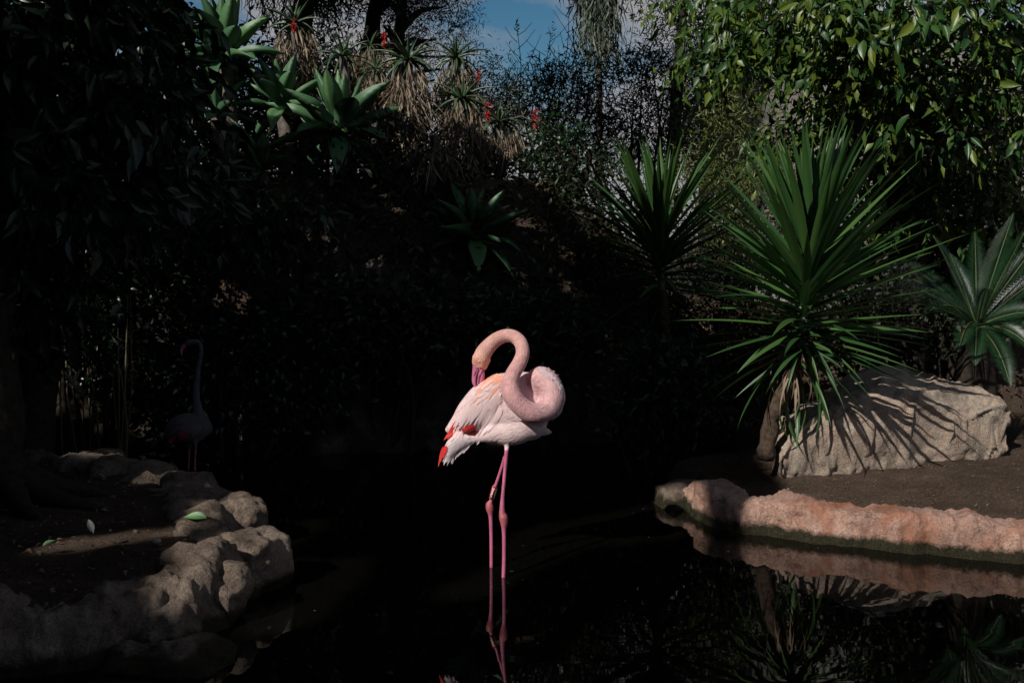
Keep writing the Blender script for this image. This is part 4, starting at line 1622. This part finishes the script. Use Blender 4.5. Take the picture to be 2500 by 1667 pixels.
shrub('leafy_shrub', 1420, 620, 9.0, (1.1, .35, .9), 5000, .08, .03, M_BUSH, 'dark shrub in the shade behind the flamingo', 'shrub', 38, 90, .14, stems=8, group=BG)
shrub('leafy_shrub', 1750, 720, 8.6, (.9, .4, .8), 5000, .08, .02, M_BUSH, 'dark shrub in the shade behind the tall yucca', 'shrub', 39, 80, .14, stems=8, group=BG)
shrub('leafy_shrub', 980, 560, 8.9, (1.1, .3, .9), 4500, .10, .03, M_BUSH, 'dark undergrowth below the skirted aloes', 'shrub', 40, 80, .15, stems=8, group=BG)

shrub('leafy_shrub', 560, 330, 10.4, (1.3, .4, 1.2), 9000, .10, .04, M_BUSH, 'dark leafy mass right behind the largest agave', 'shrub', 46, 110, .15, stems=8, group=BG)
shrub('leafy_shrub', 820, 280, 10.9, (1.0, .4, .8), 5000, .10, .03, M_BUSH, 'dark leafy mass behind the wide agave and the small aloes', 'shrub', 47, 70, .15, stems=8, group=BG)
shrub('leafy_shrub', 2160, 560, 9.3, (1.0, .35, .75), 6000, .09, .035, M_BUSH, 'dark leafy mass behind the crown of the tall yucca', 'shrub', 48, 90, .15, stems=8, group=BG)
shrub('leafy_shrub', 2400, 420, 9.5, (.8, .35, .9), 3500, .10, .04, M_BUSH, 'dark leafy mass above the cycad near the right edge', 'shrub', 49, 70, .15, stems=8, group=BG)
shrub('leafy_shrub', 1100, 470, 9.6, (1.2, .3, .5), 5000, .09, .03, M_BUSH, 'dark growth in the shade between the skirted aloes and the low agave', 'shrub', 50, 80, .14, stems=8, group=BG)

shrub('leafy_shrub', 2320, 740, 8.6, (.9, .3, .5), 4500, .08, .035, M_BUSH, 'dark undergrowth on the soil behind the cycad', 'shrub', 53, 80, .13, stems=8, group=BG)
shrub('leafy_shrub', 2110, 800, 7.5, (.45, .25, .35), 2600, .07, .03, M_BUSH, 'dark undergrowth between the tall yucca and the cycad', 'shrub', 54, 50, .11, stems=6, group=BG)
shrub('leafy_shrub', 1330, 800, 8.2, (.65, .2, .38), 2200, .09, .035, M_SMALL, 'low dark plant at the water edge right behind the flamingo', 'shrub', 55, 40, .11, stems=6, group=BG)
shrub('leafy_shrub', 1620, 930, 7.35, (.42, .15, .42), 2600, .09, .03, M_SMALL, 'low dark plant under the shaded yucca', 'shrub', 56, 40, .11, stems=6, group=BG)
shrub('leafy_shrub', 950, 800, 8.1, (.8, .2, .45), 2200, .09, .035, M_BUSH, 'low dark plant at the water edge left of the flamingo', 'shrub', 57, 40, .12, stems=6, group=BG)

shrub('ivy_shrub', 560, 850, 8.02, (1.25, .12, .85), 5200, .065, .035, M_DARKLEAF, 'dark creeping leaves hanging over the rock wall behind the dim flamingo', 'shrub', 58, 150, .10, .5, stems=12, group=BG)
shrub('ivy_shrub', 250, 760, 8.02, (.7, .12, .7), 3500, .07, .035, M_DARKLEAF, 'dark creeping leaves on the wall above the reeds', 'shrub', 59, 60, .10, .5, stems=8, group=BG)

# bare seed stalks standing against the sky
for i, (px, py, bx, by, lab) in enumerate([(1262, 68, 1268, 250, 'tall thin seed stalk with a dark tip against the blue sky'), (1345, 85, 1300, 260, 'shorter curved seed stalk right of the tall one'), (1390, 20, 1365, 230, 'long bare stalk leaning right up to the top of the picture')]):
    a, c = P(bx, by, 11.2), P(px, py, 11.2)
    ro = empty('seed_stalk', Vector((a.x, a.y, h1(a.x, a.y))), lab, 'stalk', 'seed stalks against the sky')
    b = MB()
    b.tube(smooth_path([tuple(ro.location), tuple(a), tuple(a.lerp(c, .5) + Vector((.03, 0, 0))), tuple(c)], 12), [.009 - .0005 * k for k in range(13)], seg=5)
    for k in range(7):
        s = a.lerp(c, .35 + .09 * k)
        e = s + Vector((random.uniform(-.22, .22), 0, random.uniform(.05, .22)))
        b.tube([s, s.lerp(e, .5) + Vector((0, 0, -.02)), e], [.004, .003, .002], seg=4)
    b.build('stalk', M_BARK, ro)
    n = 26
    leaf_cloud('seed_head', np.array(c) + rng.normal(size=(n, 3)) * [.012, .012, .05], rand_unit(n) + [0, 0, .8], rand_unit(n), np.full(n, .045), np.full(n, .014), M_BARK, ro)


def tree(name, base, top, r, centre, rad, n, L, W, mat, label, seed, ncl=90, cr=.22, down=0.3, limbs=9, bark=None, group=None, mask=None, spread=None):
    rs = random.Random(seed)
    root = empty(name, base, label, 'tree', group)
    b = MB()
    tips = branch_set(b, Vector(base), Vector(top), r, limbs, spread or max(rad) * .7, rs)
    b.build('trunk', bark or M_BARK, root)
    pos, cl = clumps(ncl, n, centre, rad, cr, mask)
    m = len(pos)
    d = rand_unit(m) * .8 + np.array([0, 0, -down])
    leaf_cloud('crown', pos, d, rand_unit(m) + np.array([0, 0, .8]), rng.uniform(.65, 1.25, m) * L, rng.uniform(.75, 1.2, m) * W, mat, root, .2, .2)
    return root


TG = 'trees behind the back bank'
c = P(985, 30, 15)
tree('pine_tree', (c.x - .2, 15, 2.4), (c.x, 15, 5.6), .16, (c.x + .1, 15, 5.25), (1.15, .8, 1.1), 9000, .11, .014, M_BUSH, 'open grey-barked tree whose tufted crown edges the blue sky at the top', 41, 110, .15, 0, 12, M_BARK_GREY, TG, spread=1.0)
c = P(880, 30, 13)
tree('dark_tree', (c.x - .3, 13, 2.3), (c.x + .35, 13, 5.6), .17, (c.x - .2, 13, 5.2), (1.0, .6, .9), 3800, .12, .02, M_BUSH, 'leaning black trunk with sparse leaves above the small aloes', 42, 50, .17, 0, 8, M_BARK, TG, spread=.9)
c = P(740, 30, 11.5)
tree('palm_tree', (c.x, 11.5, 2.3), (c.x + .05, 11.5, 5.2), .16, (c.x, 11.5, 4.9), (.55, .4, .6), 2600, .28, .018, M_BUSH, 'dark trunk hung with dead fronds between the large agave and the aloes', 43, 50, .14, .9, 4, M_BARK, TG, spread=.4)
c = P(1465, 20, 14)
tree('palm_tree', (c.x, 14, 2.4), (c.x, 14, 6.0), .06, (c.x - .05, 14, 5.2), (.22, .22, .95), 3000, .24, .022, M_GREYGREEN, 'thick trunk with a shaggy grey skirt at the top right of the sky gap', 44, 60, .12, 1.5, 3, M_BARK_GREY, TG, spread=.3)
c = P(1640, 60, 13)
tree('dark_tree', (c.x, 13, 2.2), (c.x + .2, 13, 5.6), .10, (c.x, 13, 4.9), (.55, .4, .9), 1800, .12, .018, M_BUSH, 'narrow dark bamboo-like tree right of the shaggy palm', 45, 70, .14, .1, 8, M_BARK, TG, spread=.6)

# pale rock face closing the view on the right
def rock_face():
    V, Fc = [], []
    nx, nz = 110, 44
    for i in range(nx + 1):
        for j in range(nz + 1):
            x = 2.6 + 7.0 * i / nx
            z = -0.2 + 4.6 * j / nz * (1 - .18 * math.sin(i * .09) ** 2)
            y = 10.6 + 0.35 * z + .4 * math.sin(x * .9)
            p = Vector((x, y, z))
            V.append(p + Vector((0, -1, .2)) * rock_noise(p, .5, .9))
    for i in range(nx):
        for j in range(nz):
            a = i * (nz + 1) + j
            Fc.append((a, a + nz + 1, a + nz + 2, a + 1))
    # back side, so that it is a solid mass
    o = len(V)
    V += [Vector((2.6, 14, -.2)), Vector((9.6, 14, -.2)), Vector((9.6, 14, 4.2)), Vector((2.6, 14, 4.2))]
    Fc.append((o, o + 1, o + 2, o + 3))
    Fc.append(tuple([o + 3, o + 2] + [i * (nz + 1) + nz for i in range(nx, -1, -1)]))
    Fc.append(tuple([o, o + 3] + [j for j in range(nz, -1, -1)]))
    q = link('rock_face', mesh('rock_face', V, Fc, M_WALL))
    tag(q, 'pale rock face glimpsed between the leaves on the right', 'rock face')


rock_face()


def back_wall():
    V, Fc = [], []
    nx, nz = 190, 60
    for i in range(nx + 1):
        for j in range(nz + 1):
            x = -5.2 + 6.2 * i / nx
            z = -0.3 + 2.1 * j / nz * (1 - .25 * (i / nx) ** 2)
            y = 8.30 + .28 * z + .12 * math.sin(x * 1.7) + .5 * max(0, x + .2)
            p = Vector((x, y, z))
            V.append(p + Vector((0, -1, .2)) * (rock_noise(p, .34, 2.0) + rock_noise(p * 1.0 + Vector((3, 3, 3)), .10, 6.0)))
    for i in range(nx):
        for j in range(nz):
            a = i * (nz + 1) + j
            Fc.append((a, a + nz + 1, a + nz + 2, a + 1))
    o = len(V)
    V += [Vector((-5.2, 9.8, -.3)), Vector((1.0, 9.8, -.3)), Vector((1.0, 9.8, 1.2)), Vector((-5.2, 9.8, 1.6))]
    Fc.append(tuple([o + 3, o + 2] + [i * (nz + 1) + nz for i in range(nx, -1, -1)]))
    Fc.append(tuple([o, o + 3] + [j for j in range(nz, -1, -1)]))
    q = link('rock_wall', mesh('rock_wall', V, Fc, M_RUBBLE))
    tag(q, 'rough rock wall dappled with light behind the dim flamingo', 'rock wall')


back_wall()


# the fig tree at the upper right: hanging shoots of pointed leaves
def fig_leaf_mesh(name, W, curve, fold, mat):
    """a single pointed leaf, 1 long, with midrib and drip tip"""
    V, Fc = [], []
    prof = [(0, .04), (.10, .45), (.25, .86), (.42, 1.0), (.6, .86), (.76, .52), (.88, .2), (1.0, .01)]
    for t, w in prof:
        zc_ = -curve * t * t
        hw = w * W / 2
        V += [(-hw, t, zc_ + fold * hw), (-hw * .5, t, zc_ + fold * hw * .35 + .004), (0, t, zc_), (hw * .5, t, zc_ + fold * hw * .35 + .004), (hw, t, zc_ + fold * hw)]
    for i in range(len(prof) - 1):
        for j in range(4):
            a = i * 5 + j
            Fc.append((a, a + 1, a + 6, a + 5))
    return mesh(name, V, Fc, mat)


FL = [fig_leaf_mesh('fig_leaf', w, c_, f_, M_FICUS_ONE) for w, c_, f_ in ((.36, .12, .5), (.42, .25, .3), (.34, .05, .8), (.40, .35, .4))]
FD = [fig_leaf_mesh('dark_leaf', w, c_, f_, M_DARKLEAF) for w, c_, f_ in ((.36, .12, .5), (.45, .3, .3))]


def shoot_leaves(starts, n_per, length, down=1.0, spreadv=.25):
    """leaves along drooping shoots; returns arrays pos, dir"""
    pos, dr, pts = [], [], []
    for s in starts:
        d = Vector((rng.normal() * .6, rng.normal() * .6 - .3, .1 + rng.random() * .3))
        p = Vector(s)
        line = [p.copy()]
        for k in range(n_per):
            d = (d + Vector((0, 0, -.16 * down))).normalized()
            p = p + d * (length / n_per)
            side = Vector(rng.normal(size=3)) * spreadv
            pos.append(p + side * .08)
            dr.append((d * .5 + side * 2.2 + Vector((0, 0, -.5 * down))).normalized())
            line.append(p.copy())
        pts.append(line)
    return np.array([tuple(p) for p in pos]), np.array([tuple(p) for p in dr]), pts


def fig_tree(base, top, regions, label, leaf_set, cloud_mat, n_single, Ls, seed, name='fig_tree', front=None, limbs=None):
    rs = random.Random(seed)
    root = empty(name, base, label, 'tree')
    b = MB()
    bs, tp = Vector(base), Vector(top)
    b.tube(smooth_path([tuple(bs), tuple(bs.lerp(tp, .5) + Vector((.1, .05, 0))), tuple(tp)], 16), [.17 - .005 * i for i in range(17)], seg=16, rough=.25, rfreq=5)
    A, D = [], []
    for (px, py, Y, rx, ry, rz, ns) in regions:
        c_ = P(px, py, Y)
        e = c_ + Vector((0, 0, .2))
        b.tube(smooth_path([tuple(tp.lerp(bs, rs.uniform(0, .5))), tuple(tp.lerp(e, .5) + Vector((0, 0, .3))), tuple(e)], 8), [.05 - .005 * i for i in range(9)], seg=7, rough=.2)
        st = rand_unit(ns) * rng.random((ns, 1)) ** .4 * np.array([rx, ry, rz]) + np.array(c_) + np.array([0, 0, .12])
        a, d, lines = shoot_leaves(st, 9, .45)
        A.append(a); D.append(d)
        for ln in lines[::3]:
            b.tube([ln[0], ln[4], ln[-1]], [.006, .004, .002], seg=4)
    b.build('trunk', M_BARK, root)
    A, D = np.concatenate(A), np.concatenate(D)
    keep = A[:, 2] > height(A[:, 0], A[:, 1]) + .05
    A, D = A[keep], D[keep]
    # the ones nearest to the viewer and inside the view are single leaves
    rel = A - np.array(CAM)
    scr = np.abs(rel[:, 0] / rel[:, 1]) < .53
    scr &= (rel[:, 2] / rel[:, 1] < .275)
    order = np.argsort(np.where(scr, A[:, 1], 99))
    single = order[:n_single]
    rest = order[n_single:]
    for i in single:
        L_ = rs.uniform(*Ls)
        place('leaf', leaf_set[rs.randrange(len(leaf_set))], root, A[i], D[i], (rs.uniform(-.8, .3), rs.uniform(-1.4, -.2), rs.uniform(-.2, .9)), L_, rs.uniform(-.6, .6))
    m = len(rest)
    leaf_cloud('crown', A[rest], D[rest], rand_unit(m) + np.array([-.2, -.7, .4]), rng.uniform(Ls[0], Ls[1], m), rng.uniform(Ls[0], Ls[1], m) * .38, cloud_mat, root, .25, .15)
    return root


fig_tree((3.3, 8.3, h1(3.3, 8.3) - .1), (3.1, 8.2, 3.2), [
    (1850, 40, 7.6, .40, .35, .35, 55), (2010, 80, 7.2, .45, .4, .45, 90), (2180, 60, 7.0, .5, .45, .55, 110), (2380, 60, 7.0, .5, .45, .5, 100), (2080, 210, 7.4, .45, .35, .40, 90), (2260, 260, 7.3, .5, .4, .45, 100),
    (2440, 250, 7.2, .4, .4, .5, 80), (1990, 340, 8.0, .38, .3, .32, 55), (2110, 400, 8.1, .45, .3, .4, 65), (2280, 480, 8.3, .5, .3, .45, 75), (2180, 330, 7.9, .4, .3, .3, 60), (1930, 150, 7.7, .35, .3, .3, 60), (2450, 480, 8.1, .4, .3, .5, 60), (1790, 170, 8.2, .28, .3, .2, 28), (2330, 640, 8.7, .6, .3, .3, 50), (2480, 640, 8.5, .4, .3, .3, 40),
    (1760, 20, 8.4, .25, .3, .25, 30), (1705, 50, 8.6, .22, .25, .22, 24), (1740, 190, 8.5, .22, .25, .14, 20), (1830, 110, 8.2, .3, .3, .25, 34)],
    'fig tree with pointed green leaves hanging over the upper right of the pond', FL, M_FICUS, 300, (.05, .16), 51)

fig_tree((-3.45, 7.0, .1), (-3.3, 6.8, 3.2), [
    (60, 120, 5.6, .5, .4, .5, 90), (230, 120, 5.8, .5, .4, .5, 90), (300, 80, 6.2, .25, .4, .4, 60), (60, 330, 5.6, .5, .4, .45, 80), (230, 330, 6.0, .5, .4, .45, 80), (380, 290, 6.4, .28, .35, .35, 55),
    (120, 520, 5.7, .55, .4, .3, 60), (330, 480, 6.8, .5, .35, .35, 60), (90, 700, 6.0, .3, .3, .35, 45), (430, 450, 7.8, .4, .3, .3, 50), (640, 560, 8.2, .7, .3, .3, 55), (250, 600, 8.6, .8, .3, .3, 50), (60, 850, 6.6, .25, .3, .3, 25)],
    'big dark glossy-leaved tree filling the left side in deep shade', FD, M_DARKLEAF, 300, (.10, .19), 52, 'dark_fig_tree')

# thick trunks on the far left
rt = empty('tree_trunk', (-2.86, 5.5, .1), 'thick dark trunk with spreading roots at the left edge of the bank', 'tree')
b = MB()
b.tube(smooth_path([(-2.86, 5.5, .0), (-2.90, 5.5, .35), (-2.98, 5.55, 1.0), (-3.05, 5.6, 2.2), (-3.1, 5.6, 5.0)], 24), [.27 - .08 * min(1, i / 6) for i in range(25)], seg=24, rough=.3, rfreq=5)
b.build('trunk', M_BARK, rt)
b = MB()
for k, a in enumerate((-.9, -.3, .4, -1.7)):
    e = Vector((-2.86 + math.cos(a) * .75, 5.5 + math.sin(a) * .6, .20))
    b.tube(smooth_path([(-2.86, 5.5, .45), (-2.86 + math.cos(a) * .3, 5.5 + math.sin(a) * .25, .30), tuple(e)], 8), [.10 - .010 * i for i in range(9)], seg=8, rough=.3)
b.build('root', M_BARK, rt)


# ------------------------------------------------------------------ sago cycads on the right
def frond(root, base, d0, L, curl, seed, width=.16):
    rs = random.Random(seed)
    fr = bpy.data.objects.new('frond', None)
    fr.empty_display_size = .05
    COL.objects.link(fr)
    fr.parent = root
    fr.matrix_parent_inverse = Matrix.Translation(-root.location)
    p = Vector(base)
    d = Vector(d0).normalized()
    n = 46
    pts, dirs = [p.copy()], [d.copy()]
    for i in range(n):
        d = (d + Vector((0, 0, -curl / n))).normalized()
        p = p + d * L / n
        pts.append(p.copy()); dirs.append(d.copy())
    b = MB()
    b.tube(pts[::3], [.008 * (1 - .8 * i / len(pts[::3])) + .001 for i in range(len(pts[::3]))], seg=5)
    b.build('rib', M_CYCAD_RIB, fr)
    A, D, N, LL = [], [], [], []
    for i in range(5, int(n * 1.5)):
        t = i / (n * 1.5)
        q = pts[int(t * n)].lerp(pts[min(n, int(t * n) + 1)], t * n % 1)
        dd = dirs[int(t * n)]
        sd = dd.cross(Vector((0, 0, 1)))
        if sd.length < .1: sd = Vector((1, 0, 0))
        sd.normalize()
        up = sd.cross(dd)
        nv = up * .6 + Vector((-.15, -.75, .1))          # the fronds turn a little to the open side
        nv = (nv - dd * nv.dot(dd)).normalized()
        sd = dd.cross(nv).normalized()
        up = nv
        for s in (-1, 1):
            A.append(tuple(q)); D.append(tuple(sd * s * .75 + dd * .85 + up * .38)); N.append(tuple(up + sd * s * -.3))
            LL.append(width * .82 * math.sin(math.pi * min(1, t * .86 + .14)) ** .95 * rs.uniform(.92, 1.05))
    leaf_cloud('leaflets', A, D, N, LL, np.full(len(A), .0052), M_CYCAD, fr, .1, .12)
    return fr


def cycad(c, specs, label, seed, base=None, group=None):
    root = empty('cycad', base or Vector((c.x, c.y, h1(c.x, c.y))), label, 'cycad', group)
    b = MB()
    b.tube([root.location, root.location.lerp(c, .5), c], [.13, .14, .09], seg=14, rough=.5, rfreq=25)
    b.build('stem', M_BARK, root)
    for i, (px, py, dy, cl) in enumerate(specs):
        tip = P(px, py, c.y + dy)
        v = tip - c
        d = v.normalized() + Vector((0, 0, cl * .5))
        frond(root, c, d, v.length * (1 + cl * .08), cl, seed + i, width=.155)
    return root


cycad(P(2385, 800, 6.9), [(2475, 520, 0, .15), (2505, 560, -.3, .1), (2280, 575, -.1, .3), (2200, 630, -.1, .5), (2110, 640, -.2, .9), (2150, 730, -.2, .7), (2600, 640, -.1, .4), (2560, 760, -.3, .8), (2450, 955, -.35, 1.3), (2380, 905, -.3, 1.5), (2340, 860, -.4, 1.6), (2520, 880, -.3, 1.5), (2380, 560, .5, .3), (2250, 760, -.5, 1.2), (2620, 880, 0, 1.0), (2190, 690, -.3, .6), (2080, 720, -.1, 1.1), (2320, 620, .2, .3), (2410, 700, -.5, .6), (2560, 560, .1, .2)],
      'glossy cycad with feathery fronds fanning out behind the right end of the boulder', 61)

# ------------------------------------------------------------------ dry stems under the left tree
for i in range(16):
    px = random.uniform(120, 330)
    Y = random.uniform(7.6, 8.3)
    a = P(px, 1085, Y)
    a.z = -.1
    H_r = random.uniform(.7, 1.5)
    e = a + Vector((random.uniform(-.12, .12), 0, H_r))
    b = MB()
    b.tube([a, a.lerp(e, .5) + Vector((random.uniform(-.04, .04), 0, 0)), e], [.009, .008, .004], seg=6)
    o = b.build('reed_stem', M_REED, None)
    tag(o, 'thin dry upright reed stem in the shallow water behind the left bank', 'reed', 'reed stems behind the left bank')

# rubble and litter covering the back slope where the light is dappled
def scatter_surface(name, x0, x1, y0, y1, n, Lr, mat, kind='stuff', lift=.012, wr=.5):
    x, y = rng.uniform(x0, x1, n), rng.uniform(y0, y1, n)
    z = height(x, y)
    keep = z > .02
    x, y, z = x[keep], y[keep], z[keep]
    m = len(x)
    zz = np.array([.035 * noise.fractal(Vector((a * 3, b_ * 3, 0)), 0.8, 2.0, 4) for a, b_ in zip(x, y)])
    pos = np.stack([x, y, z + zz + lift], 1)
    d = rand_unit(m) * np.array([1, 1, .35])
    Ls = rng.uniform(*Lr, m)
    o = leaf_cloud(name, pos, d, rand_unit(m) * .4 + np.array([0, -.2, 1]), Ls, Ls * wr, mat, None, .2, .3)
    tag(o, None, None, None, kind)
    return o


tag(scatter_surface('leaf_litter', -5.2, -.8, 2.8, 7.3, 2600, (.012, .045), M_LITTER), 'small dry leaves and crumbs scattered on the soil of the left bank', 'leaf litter')
tag(scatter_surface('leaf_litter', -6, 2.5, 8.4, 10.4, 9000, (.03, .09), M_LITTER), 'dead leaves covering the shaded back bank', 'leaf litter')
tag(scatter_surface('leaf_litter', 1.3, 5, 5.6, 8.5, 2600, (.006, .022), M_LITTER, lift=.006), 'crumbs of dry leaf on the soil of the right bank', 'leaf litter')

# pale grit on the right bank
def grit(x0, x1, y0, y1, n, s0, s1, mat, name, label):
    V, T = [], []
    oct_ = np.array([(1, 0, 0), (-1, 0, 0), (0, 1, 0), (0, -1, 0), (0, 0, 1), (0, 0, -1)], float)
    tri = np.array([(0, 2, 4), (2, 1, 4), (1, 3, 4), (3, 0, 4), (2, 0, 5), (1, 2, 5), (3, 1, 5), (0, 3, 5)])
    x, y = rng.uniform(x0, x1, n), rng.uniform(y0, y1, n)
    z = height(x, y)
    for a, b_, c_ in zip(x, y, z):
        if c_ < .05: continue
        c_ += .035 * noise.fractal(Vector((a * 3, b_ * 3, 0)), 0.8, 2.0, 4)
        s = random.uniform(s0, s1) * (3 if random.random() < .015 else 1)
        if noise.noise(Vector((a * 1.7, b_ * 2.3, 4))) < random.uniform(-.4, .25): continue
        o = len(V)
        V += [tuple(q) for q in oct_ * s * rng.uniform(.6, 1.2, (6, 1)) * [1, 1, .6] + [a, b_, c_ + s * .2]]
        T += [tuple(t + o) for t in tri]
    o = link(name, mesh(name, V, T, mat, False))
    tag(o, label, 'gravel', None, 'stuff')


nb = 90
pb = np.stack([np.concatenate([rng.uniform(.6, 2.8, nb // 2), rng.uniform(-1.0, 1.5, nb - nb // 2)]), rng.uniform(3.7, 6.6, nb), np.full(nb, .004)], 1)
kp = height(pb[:, 0], pb[:, 1]) < -.2
db = unit(np.stack([rng.normal(size=nb), rng.normal(size=nb), np.zeros(nb)], 1))
o = leaf_cloud('floating_debris', pb[kp], db[kp], np.tile([0, 0, 1.0], (int(kp.sum()), 1)), rng.uniform(.006, .028, int(kp.sum())), rng.uniform(.003, .010, int(kp.sum())), M_LITTER, None, .1, .0)
tag(o, 'specks of leaf floating on the dark water')

M_GRIT = plain_mat('pale_grit', (0.32, 0.28, 0.23), 0.8, .2, 50, .4)
grit(1.2, 4.2, 5.3, 7.2, 1300, .0012, .004, M_GRIT, 'gravel', 'pale grit strewn over the brown soil of the right bank')
grit(-3.5, -1.0, 3.2, 6.8, 420, .003, .008, M_GRIT, 'gravel', 'grit on the soil of the left bank')


def ground_at(px, py, z0=.2):
    z = z0
    for _ in range(4):
        g_ = G(px, py, z)
        z = h1(g_.x, g_.y)
    return Vector((g_.x, g_.y, z + .02))


M_LONE = leaf_mat('fallen_green_leaf', [(0.09, 0.22, 0.08), (0.16, 0.30, 0.08)], .45, .1, 10, True)
M_PALE = plain_mat('pale_fallen_leaf', (0.22, 0.23, 0.21), .6)
for (px, py, L_, d, mat, lab) in [(505, 1288, .13, (-1, .1, .15), M_LONE, 'fresh green fallen leaf lying against the striped edge stone'),
                                 (218, 1338, .075, (.35, -.1, -.9), M_PALE, 'pale curled fallen leaf standing on the soil of the left bank'),
                                 (105, 1358, .06, (.8, .2, .5), M_LONE, 'small yellow-green sprig leaf on the soil near the left edge')]:
    me = fig_leaf_mesh('fallen_leaf', .42, .2, .5, mat)
    p = ground_at(px, py)
    o = bpy.data.objects.new('fallen_leaf', me)
    COL.objects.link(o)
    y = Vector(d).normalized()
    x = y.cross(Vector((0, -.6, 1))).normalized()
    m4 = Matrix((x, y, x.cross(y))).transposed().to_4x4() @ Matrix.Diagonal((L_, L_, L_, 1))
    m4.translation = p + Vector((0, 0, .03 if d[2] > -.5 else .12))
    o.matrix_world = m4
    tag(o, lab, 'leaf')
for (px, py, s, lab) in [(382, 1330, .022, 'pale pebble on the sunlit strip of soil on the left bank'), (493, 1370, .026, 'pale pebble in the shade just behind the craggy edge stone'), (2392, 1312, .022, 'whitish pebble stuck low on the pink kerb at the right')]:
    p = ground_at(px, py) if px < 2000 else P(2392, 1312, 5.33)
    rock('pebble', p, (s, s * .8, s * .6), .3, px, M_GRIT, lab, 'pebble', None, .1, 20, .3, 3)


# ------------------------------------------------------------------ unseen trees overhead, crowns shaped to shade the pond
def shade_trees():
    trunks = [((-5.2, 2.2), 'unseen spreading tree left of the viewer, crown shaped to shade the left bank'), ((-3.2, -3.5), 'unseen spreading tree behind the viewer on the left, crown shaped to shade the pond'),
              ((3.6, -2.6), 'unseen spreading tree behind the viewer on the right, crown shaped for shade'), ((6.6, 3.2), 'unseen tree on the right beyond the frame, crown shaped to shade the kerb from above'), ((-7.5, 6.8), 'unseen tree beyond the left edge of the view, shaped to darken the back of the pond'),
              ((-9.5, 13.0), 'unseen tall tree added left of the back bank to cut skylight'), ((10.0, 13.5), 'unseen tall tree added right of the back bank to cut skylight')]
    N = 240000
    # roof of leaves
    pos = np.stack([rng.uniform(-14, 10, N), rng.uniform(-9, 8.5, N), rng.uniform(4.3, 7.6, N)], 1)
    # leaf curtains behind and beside the viewer, added to block low skylight
    M2 = 80000
    side = rng.integers(0, 3, M2)
    cx = np.where(side == 0, rng.uniform(-12, 9, M2), np.where(side == 1, rng.uniform(-12.5, -10, M2), rng.uniform(7.5, 9.5, M2)))
    cy = np.where(side == 0, rng.uniform(-8, -6, M2), rng.uniform(-8, 10, M2))
    cz = rng.uniform(.1, 5.2, M2)
    pos = np.concatenate([pos, np.stack([cx, cy, cz], 1)])
    M3 = 90000  # out-of-view leaves above the back bank, added to cut skylight
    by = rng.uniform(8.5, 16, M3)
    pos = np.concatenate([pos, np.stack([rng.uniform(-14, 11, M3), by, rng.uniform(0, 1, M3) * (9.5 - (1.6 + .29 * by + .4)) + 1.6 + .29 * by + .4], 1)])
    frame = (pos[:, 1] > 0) & (pos[:, 2] < 1.6 + .29 * pos[:, 1] + .25) & (np.abs(pos[:, 0]) < .56 * pos[:, 1] + .4)
    g = gap(pos)
    keep = ~frame & (g < 0)
    # thinner towards the left: dapples on the back wall and stones
    u, v = uv_of(pos)
    b0 = uv_of(np.array(P(230, 1150, 7.5)))
    b1 = uv_of(np.array(P(800, 650, 9.3)))
    dap = (u > b0[0] - .8) & (u < b1[0] + .3) & (v < max(b0[1], b1[1]))
    keep &= ~(dap & (rng.random(len(pos)) < .15))
    pos = pos[keep]
    # small leaves fringe the openings, large ones fill the mass
    gk = -gap(pos)
    edge = pos[gk < .30]
    extra = np.concatenate([edge + rng.normal(size=edge.shape) * .16 for _ in range(5)])
    fr2 = (extra[:, 1] > 0) & (extra[:, 2] < 1.6 + .29 * extra[:, 1] + .25) & (np.abs(extra[:, 0]) < .56 * extra[:, 1] + .4)
    ge = -gap(extra)
    extra = extra[~fr2 & (ge > .02) & (ge < .35)]
    pos = np.concatenate([pos, extra])
    gk = -gap(pos)
    LS = np.clip(gk * 1.05, .045, .50)
    near = np.argmin(np.stack([np.hypot(pos[:, 0] - t[0][0], pos[:, 1] - t[0][1]) for t in trunks]), 0)
    for i, ((tx, ty), lab) in enumerate(trunks):
        p = pos[near == i]
        m = len(p)
        root = empty('shade_tree', Vector((tx, ty, h1(tx, ty) - .05)), lab, 'tree', 'unseen trees shaped for shade')
        b = MB()
        rs = random.Random(80 + i)
        b.tube(smooth_path([tuple(root.location), (tx + .1, ty, 2.2), (tx, ty + .1, 5.2)], 14), [.24 - .009 * k for k in range(15)], seg=14, rough=.2, rfreq=4)
        b.build('trunk', M_BARK, root)
        leaf_cloud('crown', p, rand_unit(m) + np.array([0, 0, -.3]), rand_unit(m) + np.array(SUN) * .8, LS[near == i] * rng.uniform(.75, 1, m), LS[near == i] * rng.uniform(.5, .68, m), M_CANOPY, root, .1, .1)


shade_trees()
